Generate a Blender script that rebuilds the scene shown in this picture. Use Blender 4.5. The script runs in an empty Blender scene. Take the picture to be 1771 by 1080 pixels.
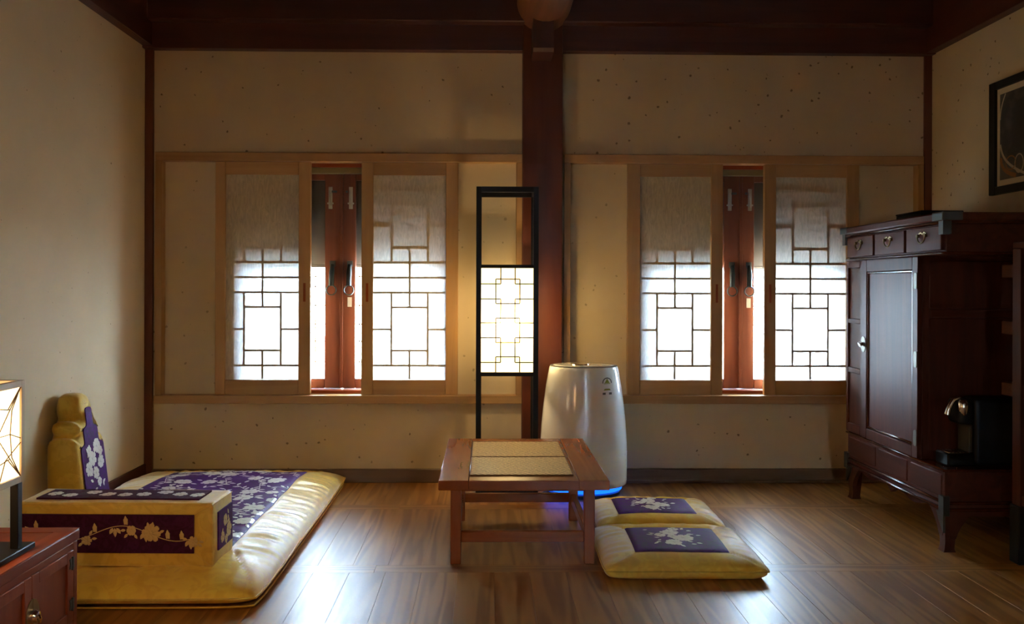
import bpy, bmesh, math, random
from mathutils import Vector, Matrix, noise

random.seed(7)
PI = math.pi
SC = bpy.context.scene
COL = SC.collection

# ------------------------------------------------------------------ camera
FPX, W, H = 1500.0, 1771, 1080
cam_d = bpy.data.cameras.new('camera')
cam_d.sensor_fit = 'HORIZONTAL'
cam_d.sensor_width = 36.0
cam_d.lens = FPX * 36.0 / W
cam_d.shift_x = (885.5 - 869.0) / W
cam_d.shift_y = (497.0 - 540.0) / W
cam_d.clip_start = 0.05
cam = bpy.data.objects.new('camera', cam_d)
COL.objects.link(cam)
cam.rotation_euler = (Matrix.Rotation(-math.radians(1.04), 3, 'Z') @ Matrix.Rotation(PI / 2, 3, 'X')
                      @ Matrix.Rotation(0.003, 3, 'Z')).to_euler()
cam.location = (0, 0, 1.0)
SC.camera = cam

# ------------------------------------------------------------------ daylight and exposure
SKY = 90.0
world = bpy.data.worlds.new('overcast_sky')
SC.world = world
world.use_nodes = True
bgn = world.node_tree.nodes['Background']
bgn.inputs[0].default_value = (0.58, 0.79, 1.0, 1)
bgn.inputs[1].default_value = SKY
SC.view_settings.view_transform = 'Standard'
SC.view_settings.look = 'None'
SC.view_settings.gamma = 1.0
SC.view_settings.use_curve_mapping = False
SC.view_settings.exposure = 0.72
FILL_BULB_GLOW = 5.4          # added unseen warm fill light; the two lamps' bulbs share it
FLOOR_LAMP = 0.95
TABLE_LAMP = 0.95
LED = 1.9

# ------------------------------------------------------------------ helpers: materials
def nodes_of(name):
    m = bpy.data.materials.new(name)
    m.use_nodes = True
    nt = m.node_tree
    return m, nt, nt.nodes['Principled BSDF'], nt.nodes['Material Output']

def plain(name, col, rough=0.5, metal=0.0, spec=0.5, coat=0.0, sheen=0.0):
    m, nt, p, o = nodes_of(name)
    p.inputs['Base Color'].default_value = (*col, 1)
    p.inputs['Roughness'].default_value = rough
    p.inputs['Metallic'].default_value = metal
    p.inputs['Specular IOR Level'].default_value = spec
    p.inputs['Coat Weight'].default_value = coat
    p.inputs['Coat Roughness'].default_value = 0.15
    p.inputs['Sheen Weight'].default_value = sheen
    return m

def emit(name, col, strength):
    m = bpy.data.materials.new(name)
    m.use_nodes = True
    nt = m.node_tree
    nt.nodes.clear()
    e = nt.nodes.new('ShaderNodeEmission'); o = nt.nodes.new('ShaderNodeOutputMaterial')
    e.inputs[0].default_value = (*col, 1); e.inputs[1].default_value = strength
    nt.links.new(e.outputs[0], o.inputs[0])
    return m

def wood(name, c1, c2, axis='x', rough=0.4, freq=14.0, coat=0.0, coat_rough=0.2, vary=0.25, bump=0.08, spec=0.5, ring=0.0):
    """grain runs along the given object axis"""
    m, nt, p, o = nodes_of(name)
    L = nt.links.new
    tc = nt.nodes.new('ShaderNodeTexCoord')
    oi = nt.nodes.new('ShaderNodeObjectInfo')
    sc = nt.nodes.new('ShaderNodeVectorMath'); sc.operation = 'SCALE'
    sc.inputs[0].default_value = (37.0, 23.0, 11.0)
    L(oi.outputs['Random'], sc.inputs['Scale'])
    ad = nt.nodes.new('ShaderNodeVectorMath'); ad.operation = 'ADD'
    L(tc.outputs['Object'], ad.inputs[0]); L(sc.outputs[0], ad.inputs[1])
    mp = nt.nodes.new('ShaderNodeMapping')
    s = [freq, freq, freq]; s['xyz'.index(axis)] = freq * 0.07
    mp.inputs['Scale'].default_value = s
    L(ad.outputs[0], mp.inputs[0])
    n1 = nt.nodes.new('ShaderNodeTexNoise'); n1.inputs['Scale'].default_value = 1.0
    n1.inputs['Detail'].default_value = 6; n1.inputs['Distortion'].default_value = 0.9
    n1.inputs['Roughness'].default_value = 0.6
    L(mp.outputs[0], n1.inputs['Vector'])
    fac = n1.outputs['Fac']
    if ring:
        # cathedral figure: rings cut out of a slow noise
        mp2 = nt.nodes.new('ShaderNodeMapping')
        s2 = [13.0, 13.0, 13.0]; s2['xyz'.index(axis)] = 0.8
        mp2.inputs['Scale'].default_value = s2
        L(ad.outputs[0], mp2.inputs[0])
        n2 = nt.nodes.new('ShaderNodeTexNoise'); n2.inputs['Scale'].default_value = 1.0
        n2.inputs['Detail'].default_value = 1.5
        L(mp2.outputs[0], n2.inputs['Vector'])
        mu = nt.nodes.new('ShaderNodeMath'); mu.operation = 'MULTIPLY'; mu.inputs[1].default_value = ring
        L(n2.outputs['Fac'], mu.inputs[0])
        sn = nt.nodes.new('ShaderNodeMath'); sn.operation = 'SINE'
        L(mu.outputs[0], sn.inputs[0])
        mr = nt.nodes.new('ShaderNodeMapRange'); mr.inputs[1].default_value = -1; mr.inputs[2].default_value = 1
        L(sn.outputs[0], mr.inputs[0])
        mx = nt.nodes.new('ShaderNodeMix'); mx.inputs[0].default_value = 0.5
        L(n1.outputs['Fac'], mx.inputs[2]); L(mr.outputs[0], mx.inputs[3])
        fac = mx.outputs[0]
    cr = nt.nodes.new('ShaderNodeValToRGB')
    cr.color_ramp.elements[0].position = 0.3; cr.color_ramp.elements[0].color = (*c1, 1)
    cr.color_ramp.elements[1].position = 0.72; cr.color_ramp.elements[1].color = (*c2, 1)
    L(fac, cr.inputs[0])
    hs = nt.nodes.new('ShaderNodeHueSaturation')
    mr2 = nt.nodes.new('ShaderNodeMapRange')
    mr2.inputs[3].default_value = 1 - vary / 2; mr2.inputs[4].default_value = 1 + vary / 2
    L(oi.outputs['Random'], mr2.inputs[0]); L(mr2.outputs[0], hs.inputs['Value'])
    L(cr.outputs[0], hs.inputs['Color'])
    L(hs.outputs[0], p.inputs['Base Color'])
    p.inputs['Roughness'].default_value = rough
    p.inputs['Specular IOR Level'].default_value = spec
    p.inputs['Coat Weight'].default_value = coat
    p.inputs['Coat Roughness'].default_value = coat_rough
    b = nt.nodes.new('ShaderNodeBump'); b.inputs['Strength'].default_value = bump; b.inputs['Distance'].default_value = 0.002
    L(n1.outputs['Fac'], b.inputs['Height']); L(b.outputs[0], p.inputs['Normal'])
    return m

def hanji(name, base):
    """cream mulberry wallpaper with bark flecks"""
    m, nt, p, o = nodes_of(name)
    L = nt.links.new
    tc = nt.nodes.new('ShaderNodeTexCoord')
    nz = nt.nodes.new('ShaderNodeTexNoise'); nz.inputs['Scale'].default_value = 55; nz.inputs['Detail'].default_value = 2
    L(tc.outputs['Object'], nz.inputs['Vector'])
    vs = nt.nodes.new('ShaderNodeVectorMath'); vs.operation = 'MULTIPLY_ADD'
    L(nz.outputs['Color'], vs.inputs[0]); vs.inputs[1].default_value = (0.014,) * 3
    L(tc.outputs['Object'], vs.inputs[2])
    vo = nt.nodes.new('ShaderNodeTexVoronoi'); vo.inputs['Scale'].default_value = 19.0
    L(vs.outputs[0], vo.inputs['Vector'])
    sp = nt.nodes.new('ShaderNodeSeparateColor'); L(vo.outputs['Color'], sp.inputs[0])
    th = nt.nodes.new('ShaderNodeMapRange'); th.inputs[1].default_value = 0; th.inputs[2].default_value = 1
    th.inputs[3].default_value = 0.04; th.inputs[4].default_value = 0.17
    L(sp.outputs[0], th.inputs[0])
    d = nt.nodes.new('ShaderNodeMath'); d.operation = 'DIVIDE'
    L(vo.outputs['Distance'], d.inputs[0]); L(th.outputs[0], d.inputs[1])
    mk = nt.nodes.new('ShaderNodeMapRange'); mk.inputs[1].default_value = 0.6; mk.inputs[2].default_value = 1.0
    mk.inputs[3].default_value = 1; mk.inputs[4].default_value = 0
    L(d.outputs[0], mk.inputs[0])
    st = nt.nodes.new('ShaderNodeMath'); st.operation = 'MULTIPLY'
    fm = nt.nodes.new('ShaderNodeMapRange'); fm.inputs[3].default_value = 0.35; fm.inputs[4].default_value = 1.0
    L(sp.outputs[1], fm.inputs[0]); L(mk.outputs[0], st.inputs[0]); L(fm.outputs[0], st.inputs[1])
    st2 = nt.nodes.new('ShaderNodeMath'); st2.operation = 'MULTIPLY'; st2.inputs[1].default_value = 0.95
    L(st.outputs[0], st2.inputs[0])
    mott = nt.nodes.new('ShaderNodeTexNoise'); mott.inputs['Scale'].default_value = 3.0; mott.inputs['Detail'].default_value = 4
    L(tc.outputs['Object'], mott.inputs['Vector'])
    cr = nt.nodes.new('ShaderNodeValToRGB')
    cr.color_ramp.elements[0].color = (*[c * 0.93 for c in base], 1); cr.color_ramp.elements[0].position = 0.3
    cr.color_ramp.elements[1].color = (*[min(1, c * 1.04) for c in base], 1); cr.color_ramp.elements[1].position = 0.7
    L(mott.outputs['Fac'], cr.inputs[0])
    mx = nt.nodes.new('ShaderNodeMix'); mx.data_type = 'RGBA'
    L(st2.outputs[0], mx.inputs[0]); L(cr.outputs[0], mx.inputs[6])
    mx.inputs[7].default_value = (0.10, 0.055, 0.02, 1)
    L(mx.outputs[2], p.inputs['Base Color'])
    p.inputs['Roughness'].default_value = 0.75
    p.inputs['Specular IOR Level'].default_value = 0.3
    b = nt.nodes.new('ShaderNodeBump'); b.inputs['Strength'].default_value = 0.15; b.inputs['Distance'].default_value = 0.002
    L(nz.outputs['Fac'], b.inputs['Height']); L(b.outputs[0], p.inputs['Normal'])
    return m

def shoji_paper(name, trans, dif, share):
    m = bpy.data.materials.new(name); m.use_nodes = True
    nt = m.node_tree; nt.nodes.clear(); L = nt.links.new
    tc = nt.nodes.new('ShaderNodeTexCoord')
    mp = nt.nodes.new('ShaderNodeMapping'); mp.inputs['Scale'].default_value = (60, 60, 14)
    L(tc.outputs['Object'], mp.inputs[0])
    nz = nt.nodes.new('ShaderNodeTexNoise'); nz.inputs['Scale'].default_value = 1; nz.inputs['Detail'].default_value = 5
    nz.inputs['Distortion'].default_value = 2.0
    L(mp.outputs[0], nz.inputs['Vector'])
    mr = nt.nodes.new('ShaderNodeMapRange'); mr.inputs[1].default_value = 0.3; mr.inputs[2].default_value = 0.7
    mr.inputs[3].default_value = 0.72; mr.inputs[4].default_value = 1.0
    L(nz.outputs['Fac'], mr.inputs[0])
    def tint(c):
        v = nt.nodes.new('ShaderNodeVectorMath'); v.operation = 'SCALE'; v.inputs[0].default_value = c
        L(mr.outputs[0], v.inputs['Scale']); return v.outputs[0]
    t = nt.nodes.new('ShaderNodeBsdfTranslucent'); L(tint(trans), t.inputs[0])
    d = nt.nodes.new('ShaderNodeBsdfDiffuse'); L(tint(dif), d.inputs[0])
    mx = nt.nodes.new('ShaderNodeMixShader'); mx.inputs[0].default_value = share
    o = nt.nodes.new('ShaderNodeOutputMaterial')
    L(d.outputs[0], mx.inputs[1]); L(t.outputs[0], mx.inputs[2]); L(mx.outputs[0], o.inputs[0])
    return m

def lamp_paper(name, col, strength):
    """paper that glows and lets the bulb behind it through"""
    m = bpy.data.materials.new(name); m.use_nodes = True
    nt = m.node_tree; nt.nodes.clear(); L = nt.links.new
    t = nt.nodes.new('ShaderNodeBsdfTranslucent'); t.inputs[0].default_value = (0.75, 0.68, 0.52, 1)
    e = nt.nodes.new('ShaderNodeEmission'); e.inputs[0].default_value = (*col, 1); e.inputs[1].default_value = strength
    a = nt.nodes.new('ShaderNodeAddShader'); o = nt.nodes.new('ShaderNodeOutputMaterial')
    L(t.outputs[0], a.inputs[0]); L(e.outputs[0], a.inputs[1]); L(a.outputs[0], o.inputs[0])
    return m

def glass(name):
    m = bpy.data.materials.new(name); m.use_nodes = True
    nt = m.node_tree; nt.nodes.clear(); L = nt.links.new
    t = nt.nodes.new('ShaderNodeBsdfTransparent'); t.inputs[0].default_value = (0.93, 0.95, 0.95, 1)
    g = nt.nodes.new('ShaderNodeBsdfGlossy'); g.inputs['Roughness'].default_value = 0.02
    fr = nt.nodes.new('ShaderNodeFresnel'); fr.inputs[0].default_value = 1.45
    mx = nt.nodes.new('ShaderNodeMixShader'); o = nt.nodes.new('ShaderNodeOutputMaterial')
    L(fr.outputs[0], mx.inputs[0]); L(t.outputs[0], mx.inputs[1]); L(g.outputs[0], mx.inputs[2]); L(mx.outputs[0], o.inputs[0])
    return m

def satin(name, c1, c2, rough=0.42, scale=16.0, spec=0.8, sheen=0.4, threads=None):
    """woven satin with a tone-on-tone damask figure"""
    m, nt, p, o = nodes_of(name); L = nt.links.new
    tc = nt.nodes.new('ShaderNodeTexCoord')
    nz = nt.nodes.new('ShaderNodeTexNoise'); nz.inputs['Scale'].default_value = scale; nz.inputs['Detail'].default_value = 3
    nz.inputs['Distortion'].default_value = 1.8
    L(tc.outputs['Object'], nz.inputs['Vector'])
    cr = nt.nodes.new('ShaderNodeValToRGB')
    cr.color_ramp.elements[0].position = 0.44; cr.color_ramp.elements[0].color = (*c1, 1)
    cr.color_ramp.elements[1].position = 0.56; cr.color_ramp.elements[1].color = (*c2, 1)
    L(nz.outputs['Fac'], cr.inputs[0]); L(cr.outputs[0], p.inputs['Base Color'])
    mr = nt.nodes.new('ShaderNodeMapRange'); mr.inputs[1].default_value = 0.44; mr.inputs[2].default_value = 0.56
    mr.inputs[3].default_value = rough - 0.06; mr.inputs[4].default_value = rough + 0.08
    L(nz.outputs['Fac'], mr.inputs[0]); L(mr.outputs[0], p.inputs['Roughness'])
    p.inputs['Specular IOR Level'].default_value = spec
    p.inputs['Sheen Weight'].default_value = sheen
    p.inputs['Sheen Roughness'].default_value = 0.4
    if threads is not None:            # satin floats reflect in a streak across the thread direction
        p.inputs['Anisotropic'].default_value = 0.9
        cv = nt.nodes.new('ShaderNodeCombineXYZ')
        for k in range(3): cv.inputs[k].default_value = threads[k]
        L(cv.outputs[0], p.inputs['Tangent'])
    n2 = nt.nodes.new('ShaderNodeTexNoise'); n2.inputs['Scale'].default_value = 38; n2.inputs['Detail'].default_value = 2
    L(tc.outputs['Object'], n2.inputs['Vector'])
    b = nt.nodes.new('ShaderNodeBump'); b.inputs['Strength'].default_value = 0.25; b.inputs['Distance'].default_value = 0.004
    L(n2.outputs['Fac'], b.inputs['Height']); L(b.outputs[0], p.inputs['Normal'])
    return m

def woven(name, c1, c2):
    """twill rush weave of the table mats"""
    m, nt, p, o = nodes_of(name); L = nt.links.new
    tc = nt.nodes.new('ShaderNodeTexCoord')
    mp = nt.nodes.new('ShaderNodeMapping'); mp.inputs['Rotation'].default_value = (0, 0, 0.78); mp.inputs['Scale'].default_value = (150, 60, 1)
    L(tc.outputs['Object'], mp.inputs[0])
    ck = nt.nodes.new('ShaderNodeTexNoise'); ck.inputs['Scale'].default_value = 1.0; ck.inputs['Detail'].default_value = 3
    L(mp.outputs[0], ck.inputs['Vector'])
    wv = nt.nodes.new('ShaderNodeTexWave'); wv.inputs['Scale'].default_value = 26; wv.inputs['Distortion'].default_value = 2.5
    wv.bands_direction = 'DIAGONAL'
    L(tc.outputs['Object'], wv.inputs['Vector'])
    mx = nt.nodes.new('ShaderNodeMix'); mx.inputs[0].default_value = 0.45
    L(ck.outputs['Fac'], mx.inputs[2]); L(wv.outputs['Fac'], mx.inputs[3])
    cr = nt.nodes.new('ShaderNodeValToRGB')
    cr.color_ramp.elements[0].position = 0.28; cr.color_ramp.elements[0].color = (*c1, 1)
    cr.color_ramp.elements[1].position = 0.7; cr.color_ramp.elements[1].color = (*c2, 1)
    L(mx.outputs[0], cr.inputs[0]); L(cr.outputs[0], p.inputs['Base Color'])
    p.inputs['Roughness'].default_value = 0.6
    b = nt.nodes.new('ShaderNodeBump'); b.inputs['Strength'].default_value = 0.5; b.inputs['Distance'].default_value = 0.002
    L(mx.outputs[0], b.inputs['Height']); L(b.outputs[0], p.inputs['Normal'])
    return m

def ink_painting(name):
    m, nt, p, o = nodes_of(name); L = nt.links.new
    tc = nt.nodes.new('ShaderNodeTexCoord')
    nz = nt.nodes.new('ShaderNodeTexNoise'); nz.inputs['Scale'].default_value = 7; nz.inputs['Detail'].default_value = 6
    L(tc.outputs['Object'], nz.inputs['Vector'])
    cr = nt.nodes.new('ShaderNodeValToRGB')
    cr.color_ramp.elements[0].position = 0.45; cr.color_ramp.elements[0].color = (0.03, 0.025, 0.025, 1)
    cr.color_ramp.elements[1].position = 0.75; cr.color_ramp.elements[1].color = (0.16, 0.12, 0.09, 1)
    L(nz.outputs['Fac'], cr.inputs[0]); L(cr.outputs[0], p.inputs['Base Color'])
    p.inputs['Roughness'].default_value = 0.5
    return m

PINE1, PINE2 = (0.36, 0.185, 0.06), (0.47, 0.265, 0.10)
RED1, RED2 = (0.19, 0.030, 0.006), (0.29, 0.062, 0.013)
DRK1, DRK2 = (0.050, 0.010, 0.005), (0.10, 0.022, 0.009)
FL1, FL2 = (0.28, 0.108, 0.021), (0.43, 0.190, 0.044)
M = {
    'hanji': hanji('mulberry_wallpaper', (0.66, 0.525, 0.335)),
    'floor': wood('oak_floor', FL1, FL2, 'y', rough=0.35, spec=0.45, freq=26, vary=0.10, bump=0.04, ring=34.0),
    'floor_x': wood('oak_floor_cross', FL1, FL2, 'x', rough=0.35, spec=0.45, freq=26, vary=0.10, bump=0.04, ring=34.0),
    'pine_x': wood('pine_x', PINE1, PINE2, 'x', 0.5), 'pine_z': wood('pine_z', PINE1, PINE2, 'z', 0.5),
    'red_x': wood('red_wood_x', RED1, RED2, 'x', 0.5, spec=0.25), 'red_y': wood('red_wood_y', RED1, RED2, 'y', 0.5, spec=0.25),
    'red_z': wood('red_wood_z', RED1, RED2, 'z', 0.5, spec=0.25),
    'casement_z': wood('casement_wood', (0.13, 0.032, 0.014), (0.20, 0.058, 0.026), 'z', 0.45, spec=0.35),
    'beam_x': wood('beam_wood_x', DRK1, DRK2, 'x', 0.5, freq=9), 'beam_y': wood('beam_wood_y', DRK1, DRK2, 'y', 0.5, freq=9),
    'beam_z': wood('beam_wood_z', (0.10, 0.02, 0.008), (0.18, 0.042, 0.014), 'z', 0.5, freq=9),
    'log': wood('log_wood', (0.11, 0.033, 0.010), (0.23, 0.075, 0.020), 'y', 0.6, freq=11),
    'table_x': wood('table_wood_x', (0.27, 0.066, 0.013), (0.37, 0.105, 0.022), 'x', 0.26, freq=18, vary=0.1, bump=0.03),
    'table_y': wood('table_wood_y', (0.27, 0.066, 0.013), (0.37, 0.105, 0.022), 'y', 0.26, freq=18, vary=0.1, bump=0.03),
    'table_z': wood('table_wood_z', (0.27, 0.066, 0.013), (0.37, 0.105, 0.022), 'z', 0.3, freq=18, vary=0.1, bump=0.03),
    'cab_x': wood('cabinet_wood_x', DRK1, DRK2, 'x', 0.48, spec=0.26, freq=20, vary=0.1), 'cab_y': wood('cabinet_wood_y', DRK1, DRK2, 'y', 0.48, spec=0.26, freq=20, vary=0.1),
    'cab_z': wood('cabinet_wood_z', DRK1, DRK2, 'z', 0.48, spec=0.26, freq=22, vary=0.1),
    'cab_gloss': wood('cabinet_polish', DRK1, DRK2, 'y', 0.22, freq=20, vary=0.1, spec=0.7),
    'base': wood('baseboard_wood', (0.13, 0.07, 0.032), (0.19, 0.11, 0.05), 'x', 0.5),
    'ink': plain('lacquer_black', (0.008, 0.006, 0.005), 0.5, spec=0.25),
    'iron': plain('aged_iron', (0.10, 0.11, 0.11), 0.45, 0.85),
    'steel': plain('dull_nickel', (0.55, 0.55, 0.54), 0.32, 1.0),
    'bronze': plain('dull_bronze', (0.20, 0.18, 0.15), 0.5, 1.0),
    'chrome': plain('chrome', (0.85, 0.85, 0.84), 0.12, 1.0),
    'brass': plain('dark_brass', (0.30, 0.21, 0.10), 0.35, 1.0),
    'leather': plain('dark_teal_leather', (0.008, 0.020, 0.028), 0.45),
    'white': plain('white_gloss', (0.90, 0.90, 0.90), 0.10, coat=0.6),
    'sticker': plain('white_sticker', (0.85, 0.85, 0.82), 0.5),
    'black': plain('black_plastic', (0.004, 0.004, 0.004), 0.45, spec=0.25),
    'dgrey': plain('dark_grey_plastic', (0.05, 0.045, 0.04), 0.35),
    'green': plain('sticker_green', (0.25, 0.30, 0.03), 0.5), 'sgrey': plain('sticker_grey', (0.12, 0.12, 0.12), 0.5),
    'sand': plain('courtyard_sand', (0.72, 0.70, 0.66), 0.9),
    'bamboo': plain('blind_slats', (0.09, 0.06, 0.035), 0.6),
    'olive': plain('blind_head', (0.20, 0.16, 0.06), 0.5),
    'glass': glass('window_glass'),
    'shoji': shoji_paper('shoji_paper', (0.72, 0.71, 0.68), (0.66, 0.55, 0.39), 0.165),
    'floorlamp': lamp_paper('floor_lamp_paper', (1.0, 0.81, 0.42), FLOOR_LAMP),
    'tablelamp': lamp_paper('table_lamp_paper', (1.0, 0.78, 0.46), TABLE_LAMP),
    'fill_and_bulb': emit('fill_and_bulb_glow', (1.0, 0.58, 0.22), FILL_BULB_GLOW),
    'led': emit('blue_led', (0.006, 0.10, 1.0), LED),
    'lampwood': plain('pale_lamp_wood', (0.55, 0.40, 0.24), 0.5),
    'wire': plain('lamp_wire', (0.16, 0.10, 0.05), 0.5),
    'olivewire': plain('lamp_lattice', (0.20, 0.17, 0.05), 0.6),
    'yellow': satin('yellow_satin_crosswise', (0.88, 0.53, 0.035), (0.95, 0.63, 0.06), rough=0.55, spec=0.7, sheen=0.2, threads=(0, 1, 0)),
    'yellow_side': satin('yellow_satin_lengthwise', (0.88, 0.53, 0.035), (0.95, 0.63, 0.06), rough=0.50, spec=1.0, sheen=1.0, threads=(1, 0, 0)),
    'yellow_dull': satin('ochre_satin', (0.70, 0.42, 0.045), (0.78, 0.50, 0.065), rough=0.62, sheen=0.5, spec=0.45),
    'purple': satin('purple_brocade', (0.050, 0.005, 0.085), (0.085, 0.010, 0.14), rough=0.6, scale=30, sheen=0.0, spec=0.2),
    'plum': satin('plum_brocade', (0.045, 0.006, 0.022), (0.065, 0.010, 0.035), rough=0.6, scale=30, sheen=0.0, spec=0.12),
    'gold': plain('gold_thread', (0.62, 0.42, 0.14), 0.4, sheen=0.3),
    'silver': plain('silver_thread', (0.72, 0.66, 0.60), 0.35, sheen=0.4),
    'rush': woven('rush_weave', (0.30, 0.15, 0.03), (0.86, 0.58, 0.19)),
    'rush_edge': plain('rush_edging', (0.22, 0.11, 0.03), 0.7),
    'mount': plain('picture_mount', (0.62, 0.50, 0.34), 0.8),
    'ink_pic': ink_painting('ink_picture'),
    'pale_ink': plain('pale_brushstroke', (0.48, 0.38, 0.27), 0.7), 'rust_ink': plain('rust_brushstroke', (0.30, 0.12, 0.04), 0.7),
}

# ------------------------------------------------------------------ helpers: geometry
class MB:
    def __init__(self): self.bm = bmesh.new()
    def box(self, x0, x1, y0, y1, z0, z1, bev=0.0, seg=1):
        mat = Matrix.Translation(((x0 + x1) / 2, (y0 + y1) / 2, (z0 + z1) / 2)) @ Matrix.Diagonal((abs(x1 - x0), abs(y1 - y0), abs(z1 - z0), 1))
        r = bmesh.ops.create_cube(self.bm, size=1, matrix=mat)
        if bev > 0:
            es = list({e for v in r['verts'] for e in v.link_edges})
            bmesh.ops.bevel(self.bm, geom=es, offset=bev, segments=seg, affect='EDGES', profile=0.5)
        return self
    def tube(self, pts, r, n=8, closed=False):
        pts = [Vector(p) for p in pts]; rings = []; N = len(pts); prev = None
        for i, p in enumerate(pts):
            a = pts[(i - 1) % N] if (i > 0 or closed) else p
            b = pts[(i + 1) % N] if (i < N - 1 or closed) else p
            t = (b - a).normalized() if (b - a).length > 1e-9 else Vector((0, 0, 1))
            if prev is None:
                u = t.orthogonal().normalized()
            else:
                u = (prev - t * prev.dot(t)); u = u.normalized() if u.length > 1e-6 else t.orthogonal().normalized()
            prev = u; w = t.cross(u)
            rr = r[i] if isinstance(r, (list, tuple)) else r
            rings.append([self.bm.verts.new(p + (u * math.cos(2 * PI * k / n) + w * math.sin(2 * PI * k / n)) * rr) for k in range(n)])
        for i in range(N if closed else N - 1):
            A, Bq = rings[i], rings[(i + 1) % N]
            for k in range(n):
                self.bm.faces.new((A[k], A[(k + 1) % n], Bq[(k + 1) % n], Bq[k]))
        if not closed:
            self.bm.faces.new(rings[0][::-1]); self.bm.faces.new(rings[-1])
        return self
    def cyl(self, a, b, r, n=12): return self.tube([a, b], r, n)
    def lathe(self, prof, n=32, sx=1.0, sy=1.0, cx=0, cy=0, cap=True):
        rings = [[self.bm.verts.new((cx + r * sx * math.cos(2 * PI * k / n), cy + r * sy * math.sin(2 * PI * k / n), z)) for k in range(n)] for r, z in prof]
        for A, Bq in zip(rings, rings[1:]):
            for k in range(n):
                self.bm.faces.new((A[k], A[(k + 1) % n], Bq[(k + 1) % n], Bq[k]))
        if cap:
            self.bm.faces.new(rings[0][::-1]); self.bm.faces.new(rings[-1])
        return self
    def prism(self, outline, fn, d0, d1):
        """outline of 2-D points; fn(a, b, depth) -> 3-D"""
        A = [self.bm.verts.new(fn(a, b, d0)) for a, b in outline]; Bq = [self.bm.verts.new(fn(a, b, d1)) for a, b in outline]
        n = len(outline)
        self.bm.faces.new(A[::-1]); self.bm.faces.new(Bq)
        for k in range(n): self.bm.faces.new((A[k], A[(k + 1) % n], Bq[(k + 1) % n], Bq[k]))
        return self
    def grid(self, nu, nv, fn):
        vs = [[self.bm.verts.new(fn(i / nu, j / nv)) for j in range(nv + 1)] for i in range(nu + 1)]
        for i in range(nu):
            for j in range(nv):
                self.bm.faces.new((vs[i][j], vs[i + 1][j], vs[i + 1][j + 1], vs[i][j + 1]))
        return vs
    def fan(self, ctr, pts):
        c = self.bm.verts.new(ctr); ps = [self.bm.verts.new(p) for p in pts]
        for k in range(len(ps)): self.bm.faces.new((c, ps[k], ps[(k + 1) % len(ps)]))
    def mesh(self, name, mat, smooth=True, angle=0.7):
        bmesh.ops.recalc_face_normals(self.bm, faces=self.bm.faces)
        me = bpy.data.meshes.new(name); self.bm.to_mesh(me); self.bm.free()
        me.materials.append(mat if not isinstance(mat, str) else M[mat])
        if smooth:
            me.shade_smooth(); me.set_sharp_from_angle(angle=angle)
        return me
    def obj(self, name, mat, parent=None, loc=None, smooth=True, angle=0.7):
        o = bpy.data.objects.new(name, self.mesh(name, mat, smooth, angle)); COL.objects.link(o)
        if parent: o.parent = parent
        if loc: o.location = loc
        return o

def box(*a, bev=0.002, seg=1): return MB().box(*a, bev=bev, seg=seg)

def sheet(x0, x1, y0, y1, z0, z1, mb=None):
    mb = mb or MB()
    mb.grid(1, 1, lambda u, v: (x0 + (x1 - x0) * u, y0 + (y1 - y0) * u, z0 + (z1 - z0) * v))
    return mb

def tag(o, label=None, cat=None, group=None, kind=None):
    if label: o['label'] = label
    if cat: o['category'] = cat
    if group: o['group'] = group
    if kind: o['kind'] = kind
    return o

def thing(name, loc, label, cat, group=None, rz=0.0, kind=None):
    o = bpy.data.objects.new(name, None); COL.objects.link(o)
    o.empty_display_size = 0.1
    o.location = loc; o.rotation_euler = (0, 0, rz)
    return tag(o, label, cat, group, kind)

# ------------------------------------------------------------------ the room
XL, XR, YB, YR, ZC = -1.737, 2.295, 4.45, -1.5, 2.78

floor = tag(box(XL - .1, XR + .1, YR - .1, 4.66, -0.12, -0.006, bev=0).obj('floor', 'floor'), 'brown wood-grain plank floor with glossy finish', 'floor', kind='structure')
PW = 0.126
plank_me = {}
def plank(x0, x1, y0, y1, mat):
    key = (round(x1 - x0, 4), round(y1 - y0, 4), mat)
    if key not in plank_me:
        w, d = x1 - x0 - .0006, y1 - y0 - .0006
        plank_me[key] = box(-w / 2, w / 2, -d / 2, d / 2, -0.006, 0, bev=0.0004).mesh('plank', mat)
    o = bpy.data.objects.new('plank', plank_me[key]); COL.objects.link(o)
    o.parent = floor; o.location = ((x0 + x1) / 2, (y0 + y1) / 2, 0)
seams = [3.945, 3.08, 2.215, 1.35]
for k, s in enumerate(seams):
    x = XL
    while x < XR - 1e-6:                     # cross strips
        x1 = min(x + 1.345, XR); plank(x, x1, s - .04, s + .04, 'floor_x'); x = x1
for y0, y1 in [(3.985, YB), (3.12, 3.905), (2.255, 3.04), (1.39, 2.175)]:
    for k in range(32):
        plank(XL + k * PW, XL + (k + 1) * PW, y0, y1, 'floor')

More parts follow.
